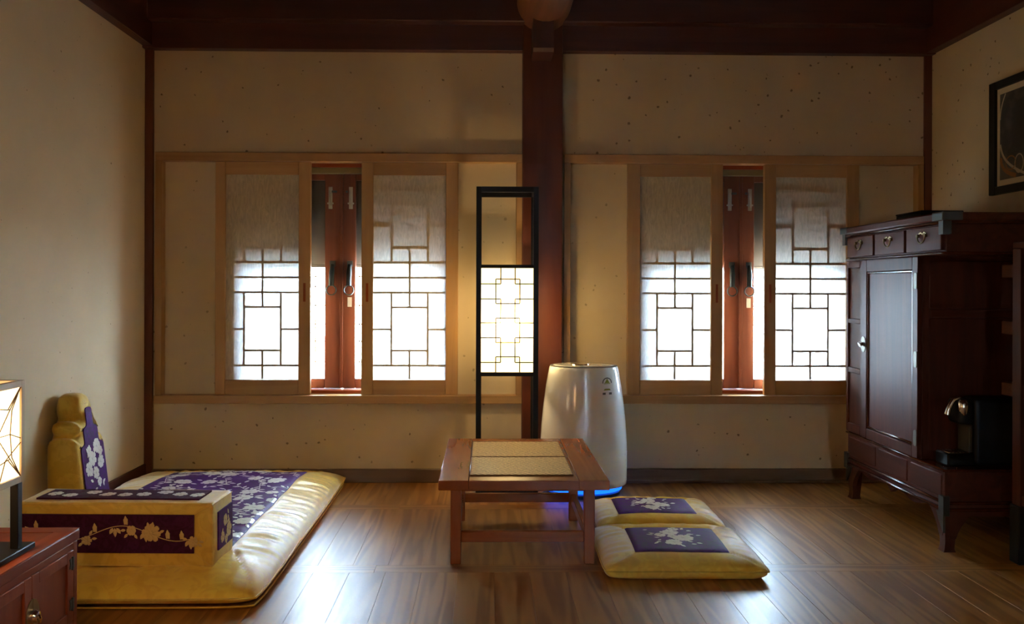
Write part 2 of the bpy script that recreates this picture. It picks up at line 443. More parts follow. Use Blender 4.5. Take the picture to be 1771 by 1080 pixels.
# the back wall: two recessed window fields, each with an opening
WIN = [dict(f=(-1.682, 0.181), o=(-1.30, -0.21), zt=1.681), dict(f=(0.394, 2.250), o=(0.79, 1.88), zt=1.681)]
ZF0, ZF1, ZO0, ZO1 = 0.406, 1.681, 0.45, 1.635
mb = MB()
xs = [XL - .2, WIN[0]['f'][0] + .02, WIN[0]['f'][1] - .015, WIN[1]['f'][0] + .015, WIN[1]['f'][1] - .02, XR + .2]
mb.box(xs[0], xs[5], YB, 4.65, -0.1, ZF0 + .02); mb.box(xs[0], xs[5], YB, 4.65, ZF1 - .02, ZC + .05)
for a, b in ((0, 1), (2, 3), (4, 5)): mb.box(xs[a], xs[b], YB, 4.65, ZF0 + .02, ZF1 - .02)
for w, (a, b) in zip(WIN, ((1, 2), (3, 4))):
    o0, o1 = w['o']
    mb.box(xs[a], o0, 4.477, 4.65, ZF0 + .02, ZF1 - .02); mb.box(o1, xs[b], 4.477, 4.65, ZF0 + .02, ZF1 - .02)
    mb.box(o0, o1, 4.477, 4.65, ZF0 + .02, ZO0); mb.box(o0, o1, 4.477, 4.65, ZO1, ZF1 - .02)
tag(mb.obj('wall_back', 'hanji', smooth=False), 'cream fleck-paper back wall around the two windows', 'wall', kind='structure')
tag(box(XL - .2, XL, YR, 4.65, -.1, ZC, bev=0).obj('wall_left', 'hanji'), 'cream fleck-paper wall on the left', 'wall', kind='structure')
tag(box(XR, XR + .2, YR, 4.65, -.1, ZC, bev=0).obj('wall_right', 'hanji'), 'cream fleck-paper wall on the right', 'wall', kind='structure')
DX0, DX1, DG0, DG1, DH = .05, 1.65, .80, .828, 2.0           # unseen doorway added for cool fill light; its gap sited from the purifier's highlight
mb = MB(); mb.box(XL - .2, DX0, YR - .2, YR, -.1, ZC); mb.box(DX1, XR + .2, YR - .2, YR, -.1, ZC); mb.box(DX0, DX1, YR - .2, YR, DH, ZC); mb.box(DX0, DX1, YR - .2, YR, -.1, 0)
tag(mb.obj('wall_rear', 'hanji', smooth=False), 'cream fleck-paper wall with an added doorway behind the viewer', 'wall', kind='structure')
dr_ = thing('fill_door_1', ((DX0 + DX1) / 2, YR, 0), 'added unseen pair of red wooden doors behind the viewer, ajar for cool fill light', 'door', kind='structure')
xm = (DX0 + DX1) / 2
for a, b in ((DX0, DG0), (DG1, DX1)):
    lf = box(a - xm, b - xm, -.10, -.06, 0, DH, bev=.003).obj('door_leaf', 'red_z', dr_)
    for e, f in ((.12, .80), (.95, 1.86)): box(a - xm + .1, b - xm - .1, -.062, -.052, e, f, bev=.004).obj('door_panel', 'red_z', lf)
for a, b, e, f in ((DX0 - .05, DX0 + .004, 0, DH + .05), (DX1 - .004, DX1 + .05, 0, DH + .05), (DX0, DX1, DH, DH + .05)): box(a - xm, b - xm, -.02, .015, e, f).obj('door_frame', 'red_z', dr_)
tag(box(XL - .2, XR + .2, YR - .2, 4.65, ZC, ZC + .1, bev=0).obj('ceiling', 'beam_y'), 'dark wooden ceiling above the beams', 'ceiling', kind='structure')
tag(box(-8, 9, 4.66, 26, -.6, -.45, bev=0).obj('ground_outside', 'sand'), 'pale courtyard ground outside the windows', 'ground', kind='structure')

tag(box(-8, 9, -20, YR - .21, -.6, -.45, bev=0).obj('ground_behind', 'sand'), 'pale courtyard ground outside the added door behind the viewer', 'ground', kind='structure')

# beams and posts
def struct(o, label, cat): return tag(o, label, cat, kind='structure')
t = struct(box(XL, XR, 4.395, YB, 2.200, 2.33).obj('trim_1', 'beam_x'), 'dark red lower beam across the back wall', 'beam')
t = struct(box(XL, XR, 4.33, YB, 2.328, 2.60, bev=.006).obj('trim_2', 'beam_x'), 'dark red upper beam across the back wall', 'beam')
struct(box(XL, XL + .05, YR, 4.395, 2.212, 2.62).obj('trim_3', 'beam_y'), 'dark red beam along the top of the left wall', 'beam')
struct(box(XR - .05, XR, YR, 4.395, 2.205, 2.62).obj('trim_4', 'beam_y'), 'dark red beam along the top of the right wall', 'beam')
struct(box(XL, XL + .042, 4.432, YB, .0, 2.22).obj('trim_5', 'beam_z'), 'thin dark corner post in the left corner', 'post')
struct(box(XR - .038, XR, 4.432, YB, .0, 2.22).obj('trim_6', 'beam_z'), 'thin dark corner post in the right corner', 'post')
struct(box(.179, .383, 4.375, 4.46, 0, 2.6, bev=.012, seg=2).obj('trim_7', 'beam_z'), 'thick dark red wooden post between the two windows', 'post')
struct(MB().tube([(.283, 4.40, 2.425), (.283, 2.0, 2.435), (.283, YR, 2.44)], .137, 28).obj('trim_8', 'log'), 'rounded log beam running from the centre post toward the viewer', 'beam')
mb = MB().prism([(4.20, 2.31), (4.20, 2.162), (4.215, 2.146), (4.40, 2.142), (4.40, 2.31)], lambda a, b, d: (d, a, b), .222, .322)
struct(mb.obj('trim_9', 'beam_y'), 'dark bracket block under the log beam on the centre post', 'bracket')
struct(box(XL + .04, .179, 4.43, YB, 0, .069, bev=.003).obj('baseboard_back', 'base'), 'brown baseboard under the left window', 'baseboard')
struct(box(.383, XR - .036, 4.43, YB, 0, .069, bev=.003).obj('baseboard_back_right', 'base'), 'brown baseboard under the right window', 'baseboard')
struct(box(.383, XR - .036, 4.412, 4.43, 0, .014, bev=.003).obj('trim_10', 'base'), 'thin quarter strip at the foot of the right baseboard', 'trim')
struct(box(XL, XL + .012, YR, 4.432, 0, .098).obj('baseboard_left', 'beam_y'), 'dark baseboard along the left wall', 'baseboard')
struct(box(XR - .012, XR, YR, 4.432, 0, .07).obj('baseboard_right', 'base'), 'dark baseboard along the right wall', 'baseboard')

# ------------------------------------------------------------------ windows
def ring_pts(c, r, n, ax='y'):
    return [(c[0] + r * math.cos(2 * PI * k / n), c[1], c[2] + r * math.sin(2 * PI * k / n)) for k in range(n)]

def build_window(idx, w, label):
    f0, f1 = w['f']; o0, o1 = w['o']; c = (o0 + o1) / 2
    root = thing('window_%d' % idx, (c, YB, ZF0), label, 'window', kind='structure')
    X, Y, Z = c, YB, ZF0
    def B(x0, x1, y0, y1, z0, z1, name, mat, par=root, bev=.002): return box(x0 - X, x1 - X, y0 - Y, y1 - Y, z0 - Z, z1 - Z, bev=bev).obj(name, mat, par)
    # pale pine frame round the field
    B(f0, f1, 4.425, 4.478, ZF1 - .044, ZF1, 'frame_board', 'pine_x'); B(f0, f1, 4.412, 4.478, ZF0, ZF0 + .041, 'frame_board', 'pine_x')
    B(f0, f0 + .034, 4.425, 4.478, ZF0 + .041, ZF1 - .044, 'frame_board', 'pine_z'); B(f1 - .031, f1, 4.425, 4.478, ZF0 + .041, ZF1 - .044, 'frame_board', 'pine_z')
    # lining of the opening
    B(o0, o0 + .02, 4.478, 4.65, ZO0, ZO1, 'lining_board', 'casement_z'); B(o1 - .02, o1, 4.478, 4.65, ZO0, ZO1, 'lining_board', 'casement_z')
    B(o0, o1, 4.478, 4.65, ZO1 - .02, ZO1, 'lining_board', 'red_x'); B(o0, o1, 4.478, 4.65, ZO0 - .003, ZO0 + .018, 'lining_board', 'red_x')
    B(o0 + .02, o1 - .02, 4.49, 4.53, 1.585, 1.615, 'head_strip', 'olive')
    # two glazed casements that meet in the middle
    for s in (-1, 1):
        a, b = (o0 + .02, c - .004) if s < 0 else (c + .004, o1 - .02)
        g0, g1 = (a + .035, b - .085) if s < 0 else (a + .066, b - .035)
        z0, z1 = ZO0 + .02, ZO1 - .02
        m = MB(); q = lambda *v: m.box(v[0] - X, v[1] - X, v[2] - Y, v[3] - Y, v[4] - Z, v[5] - Z, bev=.003)
        q(a, g0, 4.535, 4.575, z0, z1); q(g1, b, 4.535, 4.575, z0, z1)
        q(g0, g1, 4.535, 4.575, z0, .52); q(g0, g1, 4.535, 4.575, 1.556, z1)
        cs = m.obj('casement', 'casement_z', root)
        sheet(g0 - .004 - X, g1 + .004 - X, 4.555 - Y, 4.555 - Y, .516 - Z, 1.56 - Z).obj('pane', 'glass', cs)
        if s > 0: B(c - .010, c + .006, 4.527, 4.537, z0 + .002, z1 - .002, 'meeting_bead', 'casement_z', cs)
        hx = c - .048 * 1 if s < 0 else c + .042
        # pull: leather tab with a ring
        pl = box(hx - .015 - X, hx + .015 - X, 4.531 - Y, 4.535 - Y, 1.105 - Z, 1.135 - Z, bev=.001).obj('pull_plate', 'iron', cs)
        m = MB().tube([(hx - X, 4.527 - Y, 1.115 - Z), (hx - X - .002, 4.515 - Y, 1.07 - Z), (hx - X - .003, 4.512 - Y, 1.005 - Z)], [.010, .014, .013], 10)
        m.obj('pull_tab', 'leather', cs)
        MB().tube(ring_pts((hx - X - .003, 4.512 - Y, .982 - Z), .025, 20), .0035, 6, closed=True).obj('pull_ring', 'iron', cs)
        # latch hooks near the top
        lx = c - .060 if s < 0 else c + .046
        m = MB()
        m.box(lx - .010 - X, lx + .010 - X, 4.531 - Y, 4.535 - Y, 1.405 - Z, 1.52 - Z, bev=.001)
        m.box(lx - .016 - X, lx + .016 - X, 4.529 - Y, 4.535 - Y, 1.43 - Z, 1.438 - Z)
        m.tube([(lx - .004 - X, 4.523 - Y, 1.50 - Z), (lx - .004 - X, 4.518 - Y, 1.47 - Z), (lx - X, 4.518 - Y, 1.445 - Z), (lx + .004 - X, 4.523 - Y, 1.42 - Z)], .004, 6)
        m.obj('latch', 'steel', cs)
        B(lx - .004 + s * -.012, lx + .004 + s * -.03, 4.522, 4.535, 1.49, 1.5, 'latch_arm', 'iron', cs, bev=.001)
        if s > 0:
            B(hx - .012, hx + .010, 4.533, 4.535, .895, .945, 'notice_tag', 'sticker', cs, bev=0)
    # outer lattice of thin bars that shows through the glass
    m = MB()
    for zz in (.60, .71, .80, .90, 1.0, 1.055): m.box(o0 + .02 - X, o1 - .02 - X, 4.632 - Y, 4.638 - Y, zz - .003 - Z, zz + .003 - Z)
    for k in range(1, 14): xx = o0 + (o1 - o0) * k / 14; m.box(xx - .003 - X, xx + .003 - X, 4.632 - Y, 4.638 - Y, ZO0 + .018 - Z, ZO1 - .02 - Z)
    m.obj('outer_lattice', 'pine_x', root)
    # blind hanging behind the casements
    bl = thing('roll_blind', (c, 4.603, 1.10), 'dark slatted blind half lowered behind the %s window' % ('left' if idx == 1 else 'right'), 'blind')
    m = MB(); h = (o1 - o0) / 2 - .024
    zz = .016
    while zz < .505:
        m.box(-h, h, -.0018, .0018, zz, zz + .00878); zz += .0088
    tag(m.obj('slats', 'bamboo', bl), kind='stuff')
    box(-h, h, -.006, .006, 0, .016, bev=.003).obj('bottom_rail', 'bamboo', bl)
    box(-h, h, -.014, .014, .503, .533, bev=.003).obj('head_rail', 'bamboo', bl)
    for sx in (-.8, -.05, .05, .8): MB().cyl((sx * h, -.004, .02), (sx * h, -.004, .51), .0012, 5).obj('blind_cord', 'bamboo', bl)
    return root

build_window(1, WIN[0], 'pine framed left window with red wooden casements behind paper screens')
build_window(2, WIN[1], 'pine framed right window with red wooden casements behind paper screens')

def lattice_bars(hw, hh):
    """(x0,x1,z0,z1) centre lines in pane units: pane is 2hw wide and 2hh high"""
    q = hw / 2; k = hh / 178.0
    hor, ver = [], []
    for s in (-1, 1):
        hor += [(-hw, hw, s * 26 * k), (-hw, hw, s * 153 * k), (-q, q, s * 51.5 * k), (-q, q, s * 127 * k),
                (-hw, -q, s * 90 * k), (q, hw, s * 90 * k)]
        for x in (-q, q): ver.append((x, s * 26 * k, s * 153 * k))
        ver.append((0, s * 127 * k, s * 178 * k))
    hor.append((-hw, hw, 0)); ver.append((0, -51.5 * k, 51.5 * k))
    return hor, ver

def screen(x0, p0, p1, x1, pull, label):
    z0, z1, b0, b1 = .447, 1.637, .522, 1.572
    X = (x0 + x1) / 2
    r = thing('sliding_paper_screen', (X, 4.46, z0), label, 'paper screen', 'sliding paper screens of the windows')
    def B(a, b, c, d, name, mat, y0=-.015, y1=.013, bev=.002, par=r): return box(a - X, b - X, y0, y1, c - z0, d - z0, bev=bev).obj(name, mat, par)
    for a, b in ((x0, p0), (p1, x1)):
        st = B(a, b, z0, z1, 'stile', 'pine_z')
        if (a < X) == (pull < 0):
            px = (a + b) / 2
            m = MB(); m.box(px - .006 - X, px + .006 - X, -.0158, -.0148, .923 - z0, 1.018 - z0, bev=.0004)
            m.obj('finger_pull', 'red_z', st)
    B(p0, p1, z0, b0, 'rail', 'pine_x', -.013); B(p0, p1, b1, z1, 'rail', 'pine_x', -.013)
    sheet(p0 - .002 - X, p1 + .002 - X, .002, .002, b0 - .002 - z0, b1 + .002 - z0).obj('paper', 'shoji', r)
    cx, cz = (p0 + p1) / 2, (b0 + b1) / 2
    hw, hh = (p1 - p0) / 2, (b1 - b0) / 2
    hor, ver = lattice_bars(hw, hh); t = .0048
    ya, yb = .0023, .008
    for a, b, z in hor: B(cx + a, cx + b, cz + z - t, cz + z + t, 'lattice_bar', 'pine_x', ya, yb, bev=0)
    for x, a, b in ver:
        B(cx + x - t, cx + x + t, cz + min(a, b) + t, cz + max(a, b) - t, 'lattice_bar', 'pine_z', ya, yb, bev=0)
    return r
screen(-1.384, -1.334, -.961, -.900, 1, 'left paper screen of the left window, nearest the left wall')
screen(-.641, -.582, -.210, -.147, -1, 'paper screen directly left of the tall glowing floor lamp')
screen(.723, .788, 1.155, 1.215, 1, 'paper screen above the white air purifier, left half of right window')
screen(1.431, 1.491, 1.860, 1.923, -1, 'paper screen partly hidden behind the tall dark cabinet')

# ------------------------------------------------------------------ soft furnishings
def E(s, p=6.0): return max(0.0, 1 - abs(s) ** p) ** 0.5

def side_strips(o, pad):
    """the two side borders are cut with the threads running the other way"""
    o.data.materials.append(M['yellow_side'])
    px0, px1, py0, py1 = pad.panel
    for f in o.data.polygons:
        x, y, z = f.center
        ex = (px0 - x) / (pad.w / 2 + px0) if x < 0 else (x - px1) / (pad.w / 2 - px1)
        ey = (py0 - y) / (pad.d / 2 + py0) if y < 0 else (y - py1) / (pad.d / 2 - py1)
        if ex > ey: f.material_index = 1
    return o

class Pad:
    """flat stuffed pad: a height field over its plan, with a sewn panel"""
    def __init__(self, w, d, h, px0, px1, py0, py1, seed, zs=0.42, amp=.004, seamp=.0055, p=7.0):
        self.w, self.d, self.h, self.zs = w, d, h, zs * h
        self.panel = (px0, px1, py0, py1); self.seed = seed; self.amp = amp; self.p = p; self.seamp = seamp
    def diag(self, x, y):
        px0, px1, py0, py1 = self.panel; best = 1e9
        for (a, b) in (((px0, py0), (-self.w / 2, -self.d / 2)), ((px1, py0), (self.w / 2, -self.d / 2)), ((px0, py1), (-self.w / 2, self.d / 2)), ((px1, py1), (self.w / 2, self.d / 2))):
            A = Vector(a); D = Vector(b) - A; t = max(0, min(1, (Vector((x, y)) - A).dot(D) / D.length_squared))
            best = min(best, (Vector((x, y)) - A - D * t).length)
        return best
    def top(self, x, y):
        s, t = max(-1, min(1, 2 * x / self.w)), max(-1, min(1, 2 * y / self.d))
        e = E(s, self.p) * E(t, self.p)
        z = self.zs + (self.h - self.zs) * e
        px0, px1, py0, py1 = self.panel
        dx = max(px0 - x, x - px1); dy = max(py0 - y, y - py1); dd = max(dx, dy)
        # seams pull the surface in
        z -= self.seamp * math.exp(-(self.diag(x, y) / .007) ** 2) * e * (1 if dd > 0 else 0)
        z -= self.seamp * math.exp(-(dd / .009) ** 2) * e
        # puckers run across the border
        if dd > 0:
            u = (x, y * 6, self.seed) if dx > dy else (x * 6, y, self.seed)
            z += self.amp * e * noise.noise(Vector((u[0] * 5, u[1] * 5, u[2]))) * min(1, dd / .03)
            u = (x * 4, y * 22, self.seed) if dx > dy else (x * 22, y * 4, self.seed)
            z += self.amp * .5 * e * noise.noise(Vector((u[0] * 1.3, u[1] * 1.3, u[2] + 9))) * min(1, dd / .03)
        z += self.amp * 1.2 * e * noise.noise(Vector((x * 5, y * 5, self.seed + 4)))
        return z
    def body(self, n, m):
        mb = MB(); c = .022
        def mapc(a): return math.sin((a * 2 - 1) * PI / 2) * .35 + (a * 2 - 1) * .65
        def xy(u, v):
            s, t = mapc(u), mapc(v)
            k = .010 * noise.noise(Vector((t * 3, s * 3, self.seed)))
            return self.w / 2 * s * (1 - c * abs(t) ** 12), self.d / 2 * t * (1 - c * abs(s) ** 12), s, t
        def tp(u, v):
            x, y, s, t = xy(u, v); return (x, y, self.top(self.w / 2 * s, self.d / 2 * t))
        def bt(u, v):
            x, y, s, t = xy(u, v); e = E(s, 16) * E(t, 16); return (x, y, self.zs * (1 - e) + .0005)
        mb.grid(n, m, tp); mb.grid(n, m, bt)
        bmesh.ops.remove_doubles(mb.bm, verts=mb.bm.verts, dist=.0004)
        return mb
    def cover(self, n, m):
        mb = MB(); px0, px1, py0, py1 = self.panel
        mb.grid(n, m, lambda u, v: (px0 + (px1 - px0) * u, py0 + (py1 - py0) * v, self.top(px0 + (px1 - px0) * u, py0 + (py1 - py0) * v) + .0022))
        return mb
    def piping(self, r=.0035, z=None, inset=0.0):
        pts = []; hw, hd = self.w / 2 - inset, self.d / 2 - inset; z = self.zs if z is None else z
        def side(a, b, n):
            for k in range(n):
                u = k / n; x = a[0] + (b[0] - a[0]) * u; y = a[1] + (b[1] - a[1]) * u
                s, t = x / hw, y / hd
                pts.append((x * (1 - .022 * abs(t) ** 12), y * (1 - .022 * abs(s) ** 12), z + .002 * noise.noise(Vector((x * 6, y * 6, self.seed)))))
        side((-hw, -hd), (hw, -hd), 40); side((hw, -hd), (hw, hd), 40); side((hw, hd), (-hw, hd), 40); side((-hw, hd), (-hw, -hd), 40)
        return MB().tube(pts, r, 6, closed=True)

# embroidery: petals and leaves laid on a surface fn(a, b, lift) -> 3-D
def leaf(mb, fn, x, y, ang, l, w, lift=.0012):
    ca, sa = math.cos(ang), math.sin(ang)
    prof = [(0, 0), (.25, .42), (.55, .5), (.82, .28), (1, 0), (.82, -.28), (.55, -.5), (.25, -.42)]
    P = [(x + l * a * ca - w * b * sa, y + l * a * sa + w * b * ca) for a, b in prof]
    mb.fan(fn(x + l * .5 * ca, y + l * .5 * sa, lift * 1.6), [fn(a, b, lift) for a, b in P])
def petal(mb, fn, x, y, ang, l, w, lift=.0012):
    ca, sa = math.cos(ang), math.sin(ang)
    prof = [(0.05, 0), (.35, .26), (.62, .48), (.86, .46), (1, .17), (.95, 0), (1, -.17), (.86, -.46), (.62, -.48), (.35, -.26)]
    mb.fan(fn(x + l * .6 * ca, y + l * .6 * sa, lift * 1.9), [fn(x + l * a * ca - w * b * sa, y + l * a * sa + w * b * ca, lift) for a, b in prof])
def flower(mb, fn, x, y, r, n, rnd, lift=.0012):
    a0 = rnd.random() * 6
    for k in range(n): petal(mb, fn, x, y, a0 + 2 * PI * k / n, r * rnd.uniform(.85, 1.1), r * 4.6 / n, lift)
    leaf(mb, fn, x - r * .2, y, 0, r * .4, r * .4, lift * 2.4)
def stem(mb, fn, pts, w=.0016, lift=.001):
    for (x0, y0), (x1, y1) in zip(pts, pts[1:]):
        dx, dy = x1 - x0, y1 - y0; l = math.hypot(dx, dy) or 1; nx, ny = -dy / l * w, dx / l * w
        vs = [mb.bm.verts.new(fn(a, b, lift)) for a, b in ((x0 + nx, y0 + ny), (x0 - nx, y0 - ny), (x1 - nx, y1 - ny), (x1 + nx, y1 + ny))]
        mb.bm.faces.new(vs)

def bouquet(mb, fn, cx, cy, s, rnd):
    P = lambda dx, dy: (cx + dx * s * .85, cy + dy * s * 1.05)
    for dx, dy, r, n in ((-.05, .38, .30, 7), (.36, -.12, .34, 8), (-.10, -.50, .28, 7), (-.45, .12, .19, 5), (.16, .74, .17, 5), (-.02, .02, .17, 5)):
        flower(mb, fn, *P(dx, dy), r * s, n, rnd)
    for k in range(18):
        a = rnd.uniform(0, 2 * PI); d = rnd.uniform(.45, .9)
        leaf(mb, fn, *P(math.cos(a) * d, math.sin(a) * d), a + rnd.uniform(-.6, .6), rnd.uniform(.14, .24) * s, .09 * s)
    for sx, sy in ((-1.0, .62), (.85, .15), (-.8, .22), (.62, .62), (-.72, -.1), (.5, -.62)):
        leaf(mb, fn, *P(sx, sy), rnd.uniform(-.5, .5), .17 * s, .09 * s)

# the long mattress on the left
MW, MD = 1.02, 1.735
pad = Pad(MW, MD, .105, -.315, .335, -.555, .725, 3.1, amp=.008, zs=.32, p=6.5)
mt = thing('floor_mattress', (-1.213, 3.552, 0), 'long yellow floor mattress with purple brocade centre along the left wall', 'floor mattress')
side_strips(pad.body(96, 160).obj('body', 'yellow', mt, angle=1.2), pad)
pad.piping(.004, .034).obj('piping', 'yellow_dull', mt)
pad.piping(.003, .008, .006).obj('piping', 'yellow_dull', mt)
cv = pad.cover(60, 120).obj('brocade_panel', 'purple', mt, angle=1.5)
rnd = random.Random(5); mb = MB()
mfn = lambda a, b, l: (max(-.312, min(.332, a)), max(-.552, min(.722, b)), pad.top(max(-.312, min(.332, a)), max(-.552, min(.722, b))) + .0024 + l)
for iy in range(11):
    for ix in range(6):
        cx = -.27 + .57 * (ix + .5 * (iy % 2)) / 5.3 + rnd.uniform(-.03, .03); cy = -.50 + 1.2 * iy / 10 + rnd.uniform(-.03, .03)
        kind = rnd.random()
        if kind < .55:
            flower(mb, mfn, cx, cy, rnd.uniform(.030, .048), rnd.choice((5, 6, 7)), rnd)
            for k in range(6):
                a = rnd.uniform(0, 6.28); leaf(mb, mfn, cx + .045 * math.cos(a), cy + .045 * math.sin(a), a, .036, .014)
        else:
            a = rnd.uniform(0, 6.28); pts = [(cx + math.cos(a) * t * .06 + .008 * math.sin(t * 6), cy + math.sin(a) * t * .06) for t in (-1, -.5, 0, .5, 1)]
            stem(mb, mfn, pts, .0018)
            for q in pts: leaf(mb, mfn, q[0], q[1], a + rnd.choice((-.9, .9)), .036, .013)
tag(mb.obj('embroidery', 'silver', cv, smooth=False), kind='stuff')

# two square cushions beside the table
def floor_cushion(x, y, w, d, h, rz, panel, seed, label):
    p = Pad(w, d, h, *panel, seed, zs=.42, amp=.005, p=4.5)
    r = thing('floor_cushion', (x, y, 0), label, 'cushion', 'yellow floor cushions beside the table', rz)
    side_strips(p.body(64, 64).obj('body', 'yellow', r, angle=1.2), p)
    p.piping(.0032, p.zs).obj('piping', 'yellow_dull', r)
    c = p.cover(36, 32).obj('brocade_panel', 'purple', r, angle=1.5)
    m = MB(); rn = random.Random(int(seed * 10))
    a0, a1, b0, b1 = panel
    bouquet(m, lambda a, b, l: (a, b, p.top(a, b) + .0026 + l), (a0 + a1) / 2 - .005, (b0 + b1) / 2 , .118, rn)
    tag(m.obj('embroidery', 'silver', c, smooth=False), kind='stuff')
    return r
floor_cushion(.690, 3.185, .565, .515, .084, -.02, (-.165, .165, -.165, .115), 8.3, 'nearer of two yellow cushions with purple flower panel, in front')
floor_cushion(.708, 3.655, .520, .425, .084, -.015, (-.165, .155, -.125, .125), 2.7, 'farther of two yellow cushions with purple flower panel, behind table leg')

# box armrest on the mattress
ar = thing('box_armrest', (-1.2, 2.925, .090), 'boxy yellow armrest bolster with dark flowered panels on the mattress', 'armrest', rz=-.03)
aw, ad, ah = .645, .20, .208
m = MB(); m.box(-aw / 2, aw / 2, -ad / 2, ad / 2, 0, ah, bev=.012, seg=3)
bmesh.ops.subdivide_edges(m.bm, edges=[e for e in m.bm.edges if e.calc_length() > .1], cuts=6, use_grid_fill=True)
for v in m.bm.verts: v.co += v.co.normalized() * .004 * noise.noise(v.co * 7)
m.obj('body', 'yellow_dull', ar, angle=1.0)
def apanel(a0, a1, b0, b1, fn, name='brocade_panel', mat='plum'):
    m = MB(); m.prism([(a0, b0), (a1, b0), (a1, b1), (a0, b1)], fn, 0.0, .0055); return m.obj(name, mat, ar, smooth=False)
ffn = lambda a, b, d: (a, -ad / 2 - d, b)
tfn = lambda a, b, d: (a, b, ah + d)
efn = lambda a, b, d: (aw / 2 + d, a, b)
pf = apanel(-.300, .262, .048, .172, ffn); pt = apanel(-.275, .262, -.058, .062, tfn); pe = apanel(-.06, .078, .045, .170, efn, mat='purple')
rnd = random.Random(11); m = MB()
fl = lambda a, b, l: ffn(a, b, .0058 + l)
vine = [(-.285 + .545 * k / 60, .112 + .024 * math.sin(k / 60 * 2 * PI * 1.55 + 2.2)) for k in range(61)]
stem(m, fl, vine, .0013)
for k, up in ((4, 1), (9, -1), (13, 1), (18, 1), (25, 1), (32, -1), (36, 1), (43, -1), (51, 1), (56, 1), (59, -1)):
    x, y = vine[k]
    for q in (-.6, .1, .8): leaf(m, fl, x + q * .008, y + up * .004, up * PI / 2 + q * .8, .030 if q == .1 else .023, .012)
for k, r, n in ((8, .016, 7), (22, .017, 7), (38, .018, 6), (45, .030, 8), (60, .018, 7)):
    x, y = vine[k]; flower(m, fl, x, y - (.012 if r < .02 else -.004), r, n, rnd)
    for q in range(3): a = rnd.uniform(0, 6.28); leaf(m, fl, x + r * math.cos(a), y + r * math.sin(a) - .008, a, .018, .009)
tag(m.obj('embroidery', 'gold', pf, smooth=False), kind='stuff')
m = MB()
for k in range(9): flower(m, lambda a, b, l: tfn(a, b, .0058 + l), -.24 + k * .06, rnd.uniform(-.03, .035), .026, 7, rnd)
tag(m.obj('embroidery', 'silver', pt, smooth=False), kind='stuff')
m = MB()
for a, b, r in ((.0, .13, .022), (.035, .09, .026), (-.025, .08, .02), (.01, .065, .016)): flower(m, lambda p, q, l: efn(p, q, .0058 + l), a, b, r, 6, rnd)
for k in range(7): leaf(m, lambda p, q, l: efn(p, q, .0058 + l), rnd.uniform(-.03, .05), rnd.uniform(.06, .15), rnd.uniform(0, 6), .022, .010)
tag(m.obj('embroidery', 'gold', pe, smooth=False), kind='stuff')
m = MB()
for pts in (((.262, 0, .172), (.318, 0, .203)), ((.262, 0, .048), (.318, 0, .006)), ((-.300, 0, .172), (-.318, 0, .203)), ((-.300, 0, .048), (-.318, 0, .006))):
    m.tube([(a, -ad / 2 - .001, c) for a, b, c in pts], .0012, 5)
for z in (.006, ah - .006): m.tube([(-aw / 2 + .01, -ad / 2 + .001, z), (aw / 2 - .002, -ad / 2 + .001, z), (aw / 2 - .001, ad / 2 - .01, z)], .002, 5)
m.tube([(aw / 2 - .002, -ad / 2 + .002, .008), (aw / 2 - .002, -ad / 2 + .002, ah - .008)], .002, 5)
m.obj('piping', 'yellow_dull', ar)

# stepped back cushion leaning on the left wall
def rounded(pts, r, n=5):
    out = []
    N = len(pts)
    for i in range(N):
        p = Vector(pts[i]); a = Vector(pts[i - 1]); b = Vector(pts[(i + 1) % N])
        rr = min(r, (a - p).length * .45, (b - p).length * .45)
        A = p + (a - p).normalized() * rr; Bq = p + (b - p).normalized() * rr
        for k in range(n + 1):
            t = k / n; out.append(tuple((1 - t) ** 2 * A + 2 * t * (1 - t) * p + t * t * Bq))
    return out
half = [(.128, 0), (.137, .12), (.137, .262), (.118, .298), (.084, .292), (.103, .315), (.100, .342), (.082, .360), (.046, .353), (.066, .385), (.064, .425), (.044, .455), (.02, .463)]
outl = rounded([(-a, b) for a, b in half] + [(a, b) for a, b in half][::-1], .016, 3)
bk = thing('back_cushion', (-1.65, 3.55, .103), 'stepped yellow back cushion with purple flowered face leaning on the left wall', 'cushion')
def inset(o, d):
    N = len(o); res = []
    for i in range(N):
        a, b = Vector(o[i - 1]), Vector(o[(i + 1) % N]); t = (b - a).normalized(); nrm = Vector((t.y, -t.x))
        res.append((o[i][0] - nrm.x * d * SGN, o[i][1] - nrm.y * d * SGN))
    return res
area = sum(outl[i - 1][0] * outl[i][1] - outl[i][0] * outl[i - 1][1] for i in range(len(outl)))
SGN = 1 if area > 0 else -1
def bfn(depth):           # depth 0 = wall side, 1 = room side
    def f(a, b): return (-.078 + depth * (.158 - .125 * b), a, b)
    return f
m = MB(); rings = []
for dep, ins in ((.02, .030), (.10, .012), (.25, .002), (.5, 0), (.75, .003), (.90, .013), (.98, .028), (1.0, .040)):
    f = bfn(dep); rings.append([m.bm.verts.new(f(a, b)) for a, b in inset(outl, ins)])
for A, Bq in zip(rings, rings[1:]):
    for k in range(len(A)): m.bm.faces.new((A[k], A[(k + 1) % len(A)], Bq[(k + 1) % len(A)], Bq[k]))
m.bm.faces.new(rings[0]); m.bm.faces.new(rings[-1])
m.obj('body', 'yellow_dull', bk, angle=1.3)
po = [(-.098, .02), (-.098, .255), (-.060, .262), (-.060, .325), (-.026, .333), (-.026, .405), (.026, .405), (.026, .333), (.060, .325), (.060, .262), (.098, .255), (.098, .02)]
m = MB(); f1 = bfn(1.0)
m.prism(rounded(po, .014, 3), lambda a, b, d: (f1(a, b)[0] + d, a, b), .0, .004)
bp = m.obj('brocade_panel', 'purple', bk, smooth=False)
rnd = random.Random(4); m = MB(); bf = lambda a, b, l: (f1(a, b)[0] + .0045 + l, a, b)
